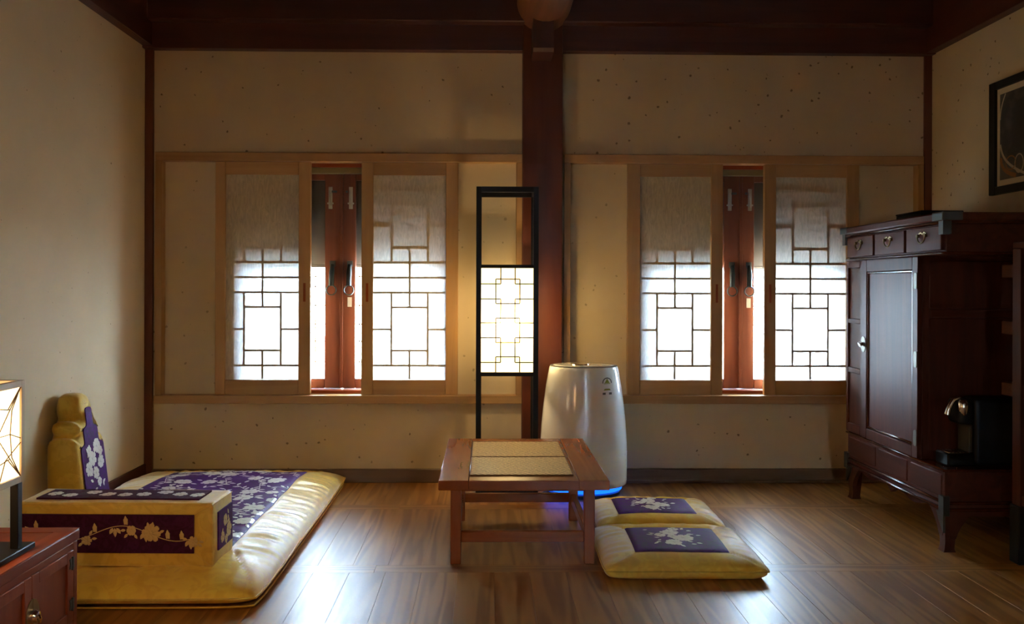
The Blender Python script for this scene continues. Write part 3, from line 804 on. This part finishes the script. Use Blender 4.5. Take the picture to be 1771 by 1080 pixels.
for a, b, r in ((-.02, .20, .034), (.03, .245, .034), (-.055, .165, .03), (.05, .175, .03), (.0, .14, .026), (-.04, .235, .022), (.02, .10, .02), (.055, .22, .022)): flower(m, bf, a, b, r, 7, rnd)
for k in range(12): leaf(m, bf, rnd.uniform(-.07, .06), rnd.uniform(.07, .27), rnd.uniform(0, 6), .026, .012)
tag(m.obj('embroidery', 'silver', bp, smooth=False), kind='stuff')

# ------------------------------------------------------------------ low tea table
tb = thing('tea_table', (.132, 3.433, 0), 'low reddish wooden tea table with a woven runner on top', 'table')
TX0, TX1, TY0, TY1, TZ0, TZ1 = -.166 - .132, .430 - .132, 3.013 - 3.433, 3.853 - 3.433, .293, .327
box(TX0, TX0 + .105, TY0, TY1, TZ0, TZ1, bev=.002).obj('top_board', 'table_y', tb); box(TX1 - .105, TX1, TY0, TY1, TZ0, TZ1, bev=.002).obj('top_board', 'table_y', tb)
box(TX0 + .1055, TX1 - .1055, TY0, TY1, TZ0, TZ1 - .0003, bev=.002).obj('top_board', 'table_x', tb)
lx0, lx1, ly0, ly1 = -.128 - .132, .393 - .132, 3.126 - 3.433, 3.742 - 3.433
for a in (lx0, lx1 - .038):
    for b in (ly0, ly1 - .038): box(a, a + .038, b, b + .038, 0, TZ0, bev=.0025).obj('leg', 'table_z', tb)
for b in (ly0 + .007, ly1 - .031): box(lx0 + .038, lx1 - .038, b, b + .024, .078, .115, bev=.002).obj('stretcher', 'table_x', tb)
for a in (lx0 + .007, lx1 - .031): box(a, a + .024, ly0 + .038, ly1 - .038, .078, .115, bev=.002).obj('stretcher', 'table_y', tb)
for b in (ly0 + .007, ly1 - .031): box(lx0 + .038, lx1 - .038, b, b + .024, .262, TZ0, bev=.002).obj('apron', 'table_x', tb)
for (ya, yb, lab) in ((3.092, 3.412, 'woven rush table mat at the near half of the tea table'), (3.426, 3.752, 'woven rush table mat at the far half of the tea table')):
    tmx = thing('table_mat', (.127, (ya + yb) / 2, TZ1), lab, 'table mat', 'rush mats on the tea table')
    hy = (yb - ya) / 2
    m = MB(); m.box(-.1835, .1835, -hy, hy, 0, .004, bev=.001); m.obj('weave', 'rush', tmx)
    m = MB()
    for s in (-1, 1): m.box(-.1835, .1835, s * hy - .002, s * hy + .002, 0, .0045, bev=.0008); m.box(s * .1835 - .002, s * .1835 + .002, -hy, hy, 0, .0045, bev=.0008)
    m.obj('edging', 'rush_edge', tmx)

# ------------------------------------------------------------------ tall floor lamp
fx, fy = .097, 4.205
fl_ = thing('floor_lamp', (fx, fy, 0), 'tall black framed paper floor lamp glowing in front of the centre post', 'floor lamp')
hw, hd, top, tk = .147, .125, 1.474, .012
for sx in (-1, 1):
    for sy in (-1, 1):
        box(sx * hw - (tk if sx > 0 else -0) - (0 if sx > 0 else 0), sx * hw + (0 if sx > 0 else tk) , sy * hd - (tk * 2 if sy > 0 else 0), sy * hd + (0 if sy > 0 else tk * 2), 0, top, bev=.001).obj('post', 'ink', fl_) if False else \
        box(min(sx * hw, sx * (hw - .024)), max(sx * hw, sx * (hw - .024)), min(sy * hd, sy * (hd - .022)), max(sy * hd, sy * (hd - .022)), 0, top, bev=.0015).obj('post', 'ink', fl_)
for z0, z1 in ((top - .026, top), (1.090, 1.106), (.580, .598), (.02, .05)):
    for sy in (-1, 1): box(-hw + .024, hw - .024, min(sy * hd, sy * (hd - .02)), max(sy * hd, sy * (hd - .02)), z0, z1, bev=.001).obj('rail', 'ink', fl_)
    for sx in (-1, 1): box(min(sx * hw, sx * (hw - .022)), max(sx * hw, sx * (hw - .022)), -hd + .022, hd - .022, z0, z1, bev=.001).obj('rail', 'ink', fl_)
m = MB(); iw, idp = hw - .024, hd - .02
for a, b, c, d in ((-iw, iw, -idp, -idp), (-iw, iw, idp, idp), (-iw, -iw, -idp, idp), (iw, iw, -idp, idp)): sheet(a, b, c, d, .598, 1.090, m)
sh = m.obj('paper_shade', 'floorlamp', fl_, smooth=False)
# fret pattern on the front and back faces (pixel grid of the photo turned into shade units)
SX = lambda u: -iw + (u - 66) / (276 - 66) * 2 * iw
SZ = lambda v: 1.090 - (v - 370) / (778 - 370) * .492
HOR = [(66, 145, 432), (125, 222, 413), (203, 276, 432), (66, 145, 491), (125, 222, 509), (203, 276, 491), (66, 145, 585), (125, 222, 566), (203, 276, 585),
       (66, 145, 643), (125, 222, 662), (203, 276, 643), (66, 145, 740), (125, 222, 718), (203, 276, 740)]
VER = [(145, 370, 432), (203, 370, 432), (125, 413, 509), (222, 413, 509), (145, 491, 585), (203, 491, 585), (125, 566, 662), (222, 566, 662), (145, 643, 740), (203, 643, 740), (125, 718, 778), (222, 718, 778)]
for s in (-1, 1):
    m = MB()
    ya, yb = (s * idp, s * (idp + .003)) if s > 0 else (s * (idp + .003), s * idp)
    for a, b, v in HOR: m.box(SX(a), SX(b), ya, yb, SZ(v) - .0026, SZ(v) + .0026)
    for u, a, b in VER: m.box(SX(u) - .0026, SX(u) + .0026, ya, yb, SZ(b), SZ(a))
    m.obj('fret', 'olivewire', sh, smooth=False)
MB().lathe([(.004, .76), (.028, .79), (.03, .82), (.018, .86), (.014, .88)], 16).obj('bulb', 'fill_and_bulb', fl_)
box(-.006, .006, -hd + .02, hd - .02, .588, .598).obj('bulb_bracket', 'ink', fl_)
MB().cyl((0, 0, .598), (0, 0, .76), .012, 10).obj('lamp_holder', 'ink', fl_)
pl = bpy.data.lights.new('floor_lamp_bulb', 'POINT'); pl.energy = 7; pl.color = (1, .72, .36); pl.shadow_soft_size = .035
po_ = bpy.data.objects.new('floor_lamp_bulb', pl); COL.objects.link(po_); po_.parent = fl_; po_.location = (0, -.04, .83)

# ------------------------------------------------------------------ air purifier
ap = thing('air_purifier', (.472, 4.205, 0), 'white tapered air purifier with blue base light behind the tea table', 'air purifier')
A, Bx = .211, .165
m = MB()
prof = [(.86, .052), (.965, .050), (.99, .056), (1.0, .075), (1.0, .14), (.995, .25), (.965, .35), (.92, .44), (.865, .53), (.80, .603), (.785, .6165), (.772, .619)]
m.lathe([(r * A, z) for r, z in prof], 64, 1.0, Bx / A)
m.obj('shell', 'white', ap, angle=1.0)
m = MB(); m.lathe([(.765 * A, .6188), (.775 * A, .6205), (.775 * A, .6225), (.72 * A, .624)], 64, 1, Bx / A); tp = m.obj('top_grille', 'sgrey', ap)
m = MB(); m.lathe([(.70 * A, .6235), (.695 * A, .6265), (.4 * A, .628)], 64, 1, Bx / A); m.obj('top_plate', 'white', tp)
m = MB(); m.lathe([(.045, .627), (.044, .632), (.03, .634)], 24, cx=-.02, cy=-.03); m.obj('dial', 'chrome', tp)
m = MB(); m.lathe([(.80 * A, 0), (.84 * A, .003), (.84 * A, .018), (.78 * A, .02)], 48, 1, Bx / A); m.obj('foot', 'dgrey', ap)
m = MB(); m.lathe([(.84 * A, .026), (.88 * A, .030), (.88 * A, .048), (.84 * A, .051)], 64, 1, Bx / A); m.obj('light_ring', 'led', ap)
def on_shell(a, z, lift):
    # a: horizontal metres from the axis, on the front of the shell
    for (r0, z0), (r1, z1) in zip(prof[3:], prof[4:]):
        if z0 <= z <= z1: r = r0 + (r1 - r0) * (z - z0) / (z1 - z0); break
    yy = -math.sqrt(max(0, 1 - (a / (r * A)) ** 2)) * r * Bx
    return (a, yy - lift, z)
ca, cz = .098, .556
m = MB()
for k in range(14):
    a0, a1 = PI * 1.08 * k / 14 - .12, PI * 1.08 * (k + 1) / 14 - .12
    vs = [m.bm.verts.new(on_shell(ca + rr * math.cos(t), cz - .006 + rr * math.sin(t), .0015)) for rr, t in ((.019, a0), (.024, a0), (.024, a1), (.019, a1))]; m.bm.faces.new(vs)
st = m.obj('eco_sticker', 'sgrey', ap, smooth=False)
m = MB()
for tri in (((-.013, -.008), (.013, -.008), (0, .013)), ((-.016, -.012), (.016, -.012), (.016, -.009), (-.016, -.009)), ((-.018, -.042), (.018, -.042), (.012, -.034), (-.012, -.034))):
    m.bm.faces.new([m.bm.verts.new(on_shell(ca + a, cz + b, .0016)) for a, b in tri])
m.obj('green_mark', 'green', st, smooth=False)
m = MB(); m.bm.faces.new([m.bm.verts.new(on_shell(ca + a, cz + b, .0015)) for a, b in ((-.023, -.062), (.023, -.062), (.023, -.052), (-.023, -.052))])
m.obj('grey_bar', 'sgrey', st, smooth=False)

# ------------------------------------------------------------------ tall cabinet on the right
CX, CY = 1.735, 3.69
cb = thing('tall_cabinet', (CX, CY, 0), 'tall dark red wooden cabinet with metal corners against the right wall', 'cabinet')
y0, y1, ym, dx = 3.25 - CY, 4.13 - CY, 3.43 - CY, .50          # near end, far end, near end of the door section
def C(a, b, c, d, e, f, name, mat, par=cb, bev=.002): return box(a, b, c, d, e, f, bev=bev).obj(name, mat, par)
# stand: legs, scalloped apron
for yy in (y0, y1 - .05):
    for xx in (0.0, dx - .05):
        lg = MB(); secs = [(.205, .026, 0), (.10, .023, 0), (.035, .019, -.001), (.012, .019, -.003), (0, .023, -.004)]
        rr = [[lg.bm.verts.new((xx + .025 + (o if xx < .1 else -o) + sx * q, yy + .025 + sy * q, z)) for sx, sy in ((-1, -1), (1, -1), (1, 1), (-1, 1))] for z, q, o in secs]
        for A_, B_ in zip(rr, rr[1:]):
            for k in range(4): lg.bm.faces.new((A_[k], A_[(k + 1) % 4], B_[(k + 1) % 4], B_[k]))
        lg.bm.faces.new(rr[0]); lg.bm.faces.new(rr[-1])
        lg.obj('leg', 'cab_z', cb)
n = 40; ol = [(y0 + .02, .205), (y0 + .02, .06)]
for k in range(n + 1):
    u = k / n; yy = y0 + .045 + (y1 - y0 - .09) * u
    e = min(u, 1 - u) * 2
    zz = .06 + .085 * min(1, e / .16) ** .7 + .012 * math.sin(min(1, e) * PI * 3) * (1 if e > .16 else 0) - .018 * max(0, 1 - abs(u - .5) / .06)
    ol.append((yy, zz))
ol += [(y1 - .02, .06), (y1 - .02, .205)]
ap1 = MB().prism(ol, lambda a, b, d: (d, a, b), .002, .022).obj('apron', 'cab_y', cb)
ol = [(.02, .205), (.02, .05)]
for k in range(n + 1):
    u = k / n; e = min(u, 1 - u) * 2; ol.append((.045 + (dx - .09) * u, .05 + .085 * min(1, e / .25) ** .7))
ol += [(dx - .02, .05), (dx - .02, .205)]
MB().prism(ol, lambda a, b, d: (a, d, b), y0 + .003, y0 + .022).obj('apron', 'cab_x', cb)
C(-.012, dx, y0 - .012, y1 + .012, .156, .168, 'moulding', 'cab_gloss', bev=.004)
C(-.008, dx, y0 - .008, y1 + .008, .182, .193, 'moulding', 'cab_gloss', bev=.004)
# base band with three panels
C(0, dx, y0, y1, .193, .306, 'base_box', 'cab_y')
for a, b in ((y0 + .02, y0 + .26), (y0 + .29, y0 + .55), (y0 + .58, y1 - .02)):
    C(-.004, .004, a, b, .205, .292, 'base_panel', 'cab_y', bev=.003)
C(-.010, dx, y0 - .010, y1 + .006, .306, .316, 'moulding', 'cab_gloss', bev=.003)
# door section
C(.004, dx, ym, y1, .316, 1.135, 'carcass', 'cab_z')
C(.03, dx - .03, ym - .004, ym + .004, .35, .88, 'side_panel', 'cab_z', bev=.003); C(.03, dx - .03, ym - .004, ym + .004, .92, 1.11, 'side_panel', 'cab_z', bev=.003)
C(.03, dx - .03, ym - .016, ym + .004, .885, .915, 'side_rail', 'cab_x')
ds = 3.95 - CY
fp = MB()
for a, b, c, d in ((ds + .003, ds + .028, .32, 1.128), (y1 - .02, y1, .32, 1.128), (ds + .028, y1 - .02, .32, .36), (ds + .028, y1 - .02, 1.095, 1.128), (ds + .028, y1 - .02, .60, .625), (ds + .028, y1 - .02, .835, .855)):
    fp.box(-.010, .006, a, b, c, d, bev=.002)
fp = fp.obj('fixed_panel_frame', 'cab_z', cb)
for c, d in ((.36, .60), (.625, .835), (.855, 1.095)): C(-.002, .005, ds + .026, y1 - .018, c, d, 'panel_inset', 'cab_z', fp)
dr = MB(); d0, d1 = ym, ds - .002
for a, b, c, d in ((d0, d0 + .045, .32, 1.128), (d1 - .05, d1, .32, 1.128), (d0 + .045, d1 - .05, .32, .365), (d0 + .045, d1 - .05, 1.075, 1.128)):
    dr.box(-.016, .004, a, b, c, d, bev=.002)
dr = dr.obj('door', 'cab_z', cb)
C(-.006, .003, d0 + .043, d1 - .048, .363, 1.077, 'door_panel', 'cab_z', dr)
m = MB()
for a, b, c, d in ((d0 + .045, d0 + .055, .365, 1.075), (d1 - .06, d1 - .05, .365, 1.075), (d0 + .045, d1 - .05, .365, .377), (d0 + .045, d1 - .05, 1.063, 1.075)): m.box(-.013, -.004, a, b, c, d, bev=.004)
m.obj('panel_moulding', 'cab_gloss', dr)
for z in (1.03, .715, .40):
    m = MB(); m.prism(rounded([(d0 + .004, z - .032), (d0 + .026, z - .032), (d0 + .03, z), (d0 + .026, z + .032), (d0 + .004, z + .032)], .008, 3), lambda a, b, d: (d, a, b), -.0185, -.0155)
    hg = m.obj('hinge', 'bronze', dr); MB().cyl((-.020, d0 + .008, z - .03), (-.020, d0 + .008, z + .03), .004, 8).obj('hinge_pin', 'chrome', hg) if False else None
m = MB(); m.prism([(d1 - .022 + .024 * math.cos(t * PI / 10), .745 + .036 * math.sin(t * PI / 10)) for t in range(20)], lambda a, b, d: (d, a, b), -.0185, -.0155)
lk = m.obj('lock_plate', 'bronze', dr)
m = MB(); m.tube([(-.018, d1 - .022, .745), (-.030, d1 - .022, .745), (-.036, d1 - .022, .742)], [.006, .010, .013], 10); m.tube([(-.03, d1 - .04, .75), (-.034, d1 - .02, .752), (-.03, d1, .75)], .004, 6)
m.obj('lock_knob', 'chrome', dr)
# niche at the near end
C(dx - .02, dx, y0, ym, .316, 1.135, 'niche_back', 'cab_z')
# drawer box
C(.004, dx, y0, y1, 1.135, 1.247, 'drawer_box', 'cab_y')
C(-.014, dx, y0 - .004, y1 + .004, 1.128, 1.140, 'moulding', 'cab_gloss', bev=.004)
for a, b in ((y0 + .012, y0 + .285), (y0 + .303, y0 + .575), (y0 + .593, y1 - .012)):
    dw = C(-.012, .006, a, b, 1.146, 1.240, 'drawer', 'cab_y', bev=.003); mid = (a + b) / 2
    m = MB(); m.tube([(-.020, mid + .030 * math.cos(t) * (1 if True else 1), 1.208 - .030 * math.sin(t)) for t in [PI * k / 12 for k in range(13)]], .0032, 6)
    for s in (-1, 1):
        m.tube([(-.012, mid + s * .030, 1.208), (-.022, mid + s * .030, 1.208)], .007, 8)
        m.tube([(-.0125, mid + s * .030, 1.216), (-.0125, mid + s * .013, 1.222), (-.0125, mid, 1.212)], .003, 6)
    m.obj('drop_handle', 'brass', dw)
C(-.020, dx, y0 - .020, y1 + .020, 1.247, 1.256, 'moulding', 'cab_gloss', bev=.003)
C(-.028, dx, y0 - .028, y1 + .028, 1.256, 1.288, 'cornice', 'cab_y', bev=.006)
# metal fittings on the corners
for yy, s in ((y0, -1), (y1, 1)):
    m = MB()
    m.box(-.0295, .05, min(yy + s * .0295, yy - s * .045), max(yy + s * .0295, yy - s * .045), 1.258, 1.2892, bev=.001)
    m.box(-.0215, .012, min(yy + s * .0215, yy - s * .012), max(yy + s * .0215, yy - s * .012), 1.205, 1.257, bev=.001)
    m.obj('corner_fitting', 'iron', cb)
    m = MB()
    m.box(-.0135, .012, min(yy + s * .0135, yy - s * .022), max(yy + s * .0135, yy - s * .022), .140, .215, bev=.001)
    m.prism([(yy + s * .003, .150), (yy - s * .048, .150), (yy - s * .030, .115), (yy + s * .003, .075)], lambda a, b, d: (d, a, b), -.008, .001)
    m.obj('corner_fitting', 'iron', cb)

# flat black box on the cabinet
bb = thing('flat_box', (1.94, 3.775, 1.289), 'flat black box lying on top of the tall cabinet', 'box')
box(-.09, .09, -.115, .115, 0, .036, bev=.004).obj('case', 'black', bb)
box(-.092, .092, -.117, .117, .036, .044, bev=.003).obj('lid', 'black', bb)

# coffee machine in the niche
cm = thing('coffee_machine', (1.93, 3.342, .3165), 'black capsule coffee machine with chrome lever in the cabinet niche', 'coffee machine')
m = MB(); m.box(-.06, .17, -.055, .055, 0, .262, bev=.02, seg=4); m.obj('body', 'black', cm)
m = MB(); m.box(-.115, -.055, -.05, .05, .16, .255, bev=.018, seg=4); m.obj('brew_head', 'black', cm)
box(-.075, -.058, -.042, .042, .05, .16, bev=.004).obj('front_plate', 'dgrey', cm)
m = MB(); m.tube([(-.10, -.02, .262), (-.125, -.02, .255), (-.14, -.018, .222), (-.146, -.016, .196)], [.008, .009, .010, .012], 10); m.obj('lever', 'chrome', cm)
m = MB(); m.lathe([(.004, .165), (.013, .185), (.02, .22), (.02, .245), (.012, .255)], 16, cx=-.095, cy=-.035); m.obj('spout', 'chrome', cm)
m = MB(); m.box(-.160, -.055, -.048, .048, 0, .05, bev=.006); dt = m.obj('drip_tray', 'black', cm)
m = MB()
for k in range(7): m.box(-.155 + .014 * k, -.149 + .014 * k, -.044, .044, .0505, .0535)
m.obj('tray_grid', 'chrome', dt)

# open shelf at the right edge
os_ = thing('open_shelf', (2.08, 2.95, 0), 'dark red open wooden shelf cut off by the right picture edge', 'shelf')
for yy in (.15, -.30):
    box(-.150, -.105, yy, yy + .05, .21, 1.145, bev=.002).obj('post', 'cab_z', os_); box(.155, .20, yy, yy + .05, .21, 1.145, bev=.002).obj('post', 'cab_z', os_)
    for xx in (-.158, .15): box(xx, xx + .055, yy - .004, yy + .054, 0, .212, bev=.004).obj('foot', 'ink', os_)
for z in (.60, .83, 1.04): box(-.140, .19, -.295, .285, z, z + .05, bev=.003).obj('shelf_board', 'cab_y', os_)
box(-.15, .20, -.30, .20, 1.145, 1.17, bev=.003).obj('top_board', 'cab_y', os_); box(-.145, .195, -.295, .195, .215, .25, bev=.003).obj('shelf_board', 'cab_y', os_)

# framed picture on the right wall
pc = thing('framed_picture', (XR - .001, 3.62, 1.42), 'dark framed ink picture with pale mount hanging on the right wall', 'picture')
w2, hh_, fw = .27, .505, .047
m = MB(); m.box(-.022, 0, -w2, -w2 + fw, 0, hh_, bev=.002); m.box(-.022, 0, w2 - fw, w2, 0, hh_, bev=.002); m.box(-.022, 0, -w2 + fw, w2 - fw, 0, fw * .75, bev=.002); m.box(-.022, 0, -w2 + fw, w2 - fw, hh_ - fw * .75, hh_, bev=.002)
m.obj('frame', 'ink', pc)
box(-.010, -.002, -w2 + .03, w2 - .03, .02, hh_ - .02, bev=0).obj('mount', 'mount', pc)
pcx = box(-.0115, -.0098, -w2 + .07, w2 - .07, .062, hh_ - .062, bev=0).obj('print', 'ink_pic', pc)
def stroke(pts, w, mat, name='brushstroke'):
    m = MB(); stem(m, lambda a, b, l: (-.0118 - l * .3, a, b), pts, w, .001); m.obj(name, mat, pcx, smooth=False)
def curve(f, n=16): return [f(k / n) for k in range(n + 1)]
stroke(curve(lambda t: (.198 - .04 * t * t * 1.0 - .0 * t, .33 + .11 * t)), .004, 'pale_ink')
stroke(curve(lambda t: (.196 - .03 * t - .15 * t ** 3, .22 - .12 * t - .03 * t * t)), .006, 'pale_ink')
stroke(curve(lambda t: (.192 - .05 * t ** 2 - .06 * t ** 4, .16 - .09 * t)), .009, 'rust_ink')
stroke(curve(lambda t: (.12 + .035 * math.cos(t * 6.2), .13 + .03 * math.sin(t * 6.2))), .003, 'rust_ink')
stroke(curve(lambda t: (.06 + .03 * math.cos(t * 6.2), .12 + .04 * math.sin(t * 6.2))), .003, 'pale_ink')

# ------------------------------------------------------------------ low chest and table lamp at the left edge
lc = thing('low_chest', (-1.42, 2.17, 0), 'low red-brown wooden chest with bronze lock at the lower left corner', 'chest')
QX, QY = -1.42, 2.17
def Q(a, b, c, d, e, f, name, mat, par=lc, bev=.002): return box(a - QX, b - QX, c - QY, d - QY, e, f, bev=bev).obj(name, mat, par)
x1 = -1.127; ya, yb = 1.925, 2.412
Q(-1.70, x1 - .013, ya, yb, .03, .300, 'carcass', 'red_y')
Q(-1.705, x1 + .004, ya - .008, yb + .008, .300, .330, 'top', 'red_y', bev=.003)
for a, b in ((ya - .008, ya + .04), (yb - .04, yb + .008)): Q(-1.705, x1 + .004, a, b, .3302, .3315, 'top_border', 'red_x', bev=.0005)
Q(x1 - .045, x1 + .004, ya + .04, yb - .04, .3302, .3315, 'top_border', 'red_y', bev=.0005)
for yy in (ya, yb - .035):
    for xx in (-1.70, x1 - .035): Q(xx, xx + .03, yy, yy + .035, 0, .035, 'foot', 'red_z')
for (a, b) in ((ya, ya + .022), (yb - .022, yb)): Q(x1 - .01, x1 + .001, a, b, .03, .300, 'corner_post', 'red_z')
Q(x1 - .01, x1 + .001, ya + .022, yb - .022, .28, .300, 'front_rail', 'red_y'); Q(x1 - .01, x1 + .001, ya + .022, yb - .022, .03, .085, 'front_rail', 'red_y')
ymid = 2.172
for a, b, s in ((ya + .023, ymid - .0015, -1), (ymid + .0015, yb - .023, 1)):
    m = MB()
    for q in ((a, a + .034, .087, .279), (b - .034, b, .087, .279), (a + .034, b - .034, .087, .115), (a + .034, b - .034, .25, .279)):
        m.box(x1 - .012 - QX, x1 + .002 - QX, q[0] - QY, q[1] - QY, q[2], q[3], bev=.0015)
    d = m.obj('door', 'red_z', lc)
    Q(x1 - .012, x1 - .004, a + .032, b - .032, .113, .252, 'door_panel', 'red_z', d)
    hy = b - .012 if s > 0 else a + .012
    for z in (.246, .135):
        m = MB(); m.prism(rounded([(hy - QY - .014, z - .014), (hy - QY + .014, z - .014), (hy - QY + .009, z), (hy - QY + .014, z + .014), (hy - QY - .014, z + .014), (hy - QY - .009, z)], .004, 2), lambda p, q, t: (x1 - QX + t, p, q), .0015, .0045)
        m.tube([(x1 - QX + .005, hy - QY, z - .018), (x1 - QX + .005, hy - QY, z + .018)], .003, 6); m.obj('hinge', 'iron', d)
    # half of the round bronze plate on each door
    pl_ = [(0, .040 * 1)] if False else []
    arc = [(ymid - QY + s * .0006 + s * .030 * math.sin(PI * k / 16), .180 + .042 * math.cos(PI * k / 16)) for k in range(17)]
    MB().prism(arc, lambda p, q, t: (x1 - QX + t, p, q), .0015, .0045).obj('lock_plate', 'brass', d)
m = MB(); m.tube([(x1 - QX + .004, ymid - QY, .18), (x1 - QX + .012, ymid - QY, .18), (x1 - QX + .018, ymid - QY, .18), (x1 - QX + .020, ymid - QY, .18)], [.016, .016, .012, .004], 16)
m.tube([(x1 - QX + .019, ymid - QY, .182), (x1 - QX + .024, ymid - QY - .004, .176), (x1 - QX + .022, ymid - QY, .165)], .004, 6); m.obj('lock', 'chrome', lc)

tl = thing('table_lamp', (-1.28, 2.09, .3315), 'square paper table lamp with star lattice shade on the low chest', 'table lamp')
TLX, TLY, TLZ = -1.28, 2.09, .3315
box(-.125, .128, -.135, .150, 0, .014, bev=.002).obj('base_plate', 'ink', tl)
box(.098, .118, .085, .105, .014, .19, bev=.001).obj('stand_post', 'ink', tl); box(-.115, -.095, -.125, -.105, .014, .19, bev=.001).obj('stand_post', 'ink', tl)
s0, s1, t0, t1, z0, z1 = -.12, .121, -.125, .11, .178, .432
fr = MB(); k = .014
for a, b in ((s0, s0 + k), (s1 - k, s1)):
    for c, d in ((t0, t0 + k), (t1 - k, t1)): fr.box(a, b, c, d, z0, z1, bev=.001)
for e, f in ((z0, z0 + .016), (z1 - .016, z1)):
    fr.box(s0 + k, s1 - k, t0, t0 + k, e, f, bev=.001); fr.box(s0 + k, s1 - k, t1 - k, t1, e, f, bev=.001); fr.box(s0, s0 + k, t0 + k, t1 - k, e, f, bev=.001); fr.box(s1 - k, s1, t0 + k, t1 - k, e, f, bev=.001)
sf = fr.obj('shade_frame', 'lampwood', tl)
m = MB(); i0, i1, j0, j1 = s0 + .006, s1 - .006, t0 + .006, t1 - .006
for q in ((i0, i0, j0, j1), (i1, i1, j0, j1), (i0, i1, j0, j0), (i0, i1, j1, j1)): sheet(*q, z0 + .004, z1 - .004, m)
m.obj('paper', 'tablelamp', sf, smooth=False)
m = MB(); cy_, cz_ = (t0 + t1) / 2, (z0 + z1) / 2; xf = i1 + .0025; hy, hz = (j1 - j0) / 2 - .008, (z1 - z0) / 2 - .016
def wirepath(pts):
    for p, q in zip(pts, pts[1:]):
        m.tube([(xf, cy_ + p[0] * hy, cz_ + p[1] * hz), (xf, cy_ + q[0] * hy, cz_ + q[1] * hz)], .0015, 5)
        m.tube([(cy_ + p[0] * hy - cy_ + (s0 + s1) / 2, j0 - .0025, cz_ + p[1] * hz), (cy_ + q[0] * hy - cy_ + (s0 + s1) / 2, j0 - .0025, cz_ + q[1] * hz)], .0015, 5)
for sa in (-1, 1):
    for sb in (-1, 1):
        wirepath([(0, 0), (sa, sb)]); wirepath([(sa, sb), (sa * .45, sb * .55), (0, sb * .62)]); wirepath([(sa, sb), (sa * .62, sb * .52), (sa * .55, 0)])
        wirepath([(sa * .45, sb * .55), (sa * .55, sb * .55)])
    wirepath([(0, 0), (sa * .55, 0), (sa, -.15)]); wirepath([(0, 0), (0, sa)])
wirepath([(.1, -1), (.35, -.55), (1, -.25)])
m.obj('wire_lattice', 'wire', sf, smooth=False)
MB().lathe([(.004, .25), (.024, .275), (.026, .30), (.014, .335)], 14).obj('bulb', 'fill_and_bulb', tl)
MB().cyl((0, 0, .014), (0, 0, .25), .010, 10).obj('lamp_holder', 'ink', tl)
MB().tube([(-.02, .148, .006), (-.04, .22, .008), (-.10, .26, .004), (-.20, .27, .004), (-.30, .24, .004)], .003, 6).obj('cord', 'black', tl)
q_ = bpy.data.lights.new('table_lamp_bulb', 'POINT'); q_.energy = 1.4; q_.color = (1, .70, .36); q_.shadow_soft_size = .03
qo = bpy.data.objects.new('table_lamp_bulb', q_); COL.objects.link(qo); qo.parent = tl; qo.location = (.04, 0, .30)

# ------------------------------------------------------------------ unseen warm fill light added left of view, shaped as a paper globe
ln = thing('unseen_fill_lamp', (-.82, 1.0, 0), 'added unseen warm fill light shaped as a round paper globe on a black foot', 'floor lamp')
m = MB(); m.lathe([(.17 * math.sin(PI * (k + .6) / 15.2), .80 - .20 * math.cos(PI * (k + .6) / 15.2)) for k in range(15)], 28); m.obj('fill_globe', 'fill_and_bulb', ln)
MB().lathe([(.15, 0), (.15, .015), (.02, .025), (.012, .04), (.012, .60), (.03, .605)], 24).obj('stand', 'ink', ln); MB().lathe([(.03, .995), (.03, 1.01), (.005, 1.02)], 20).obj('cap', 'ink', ln)
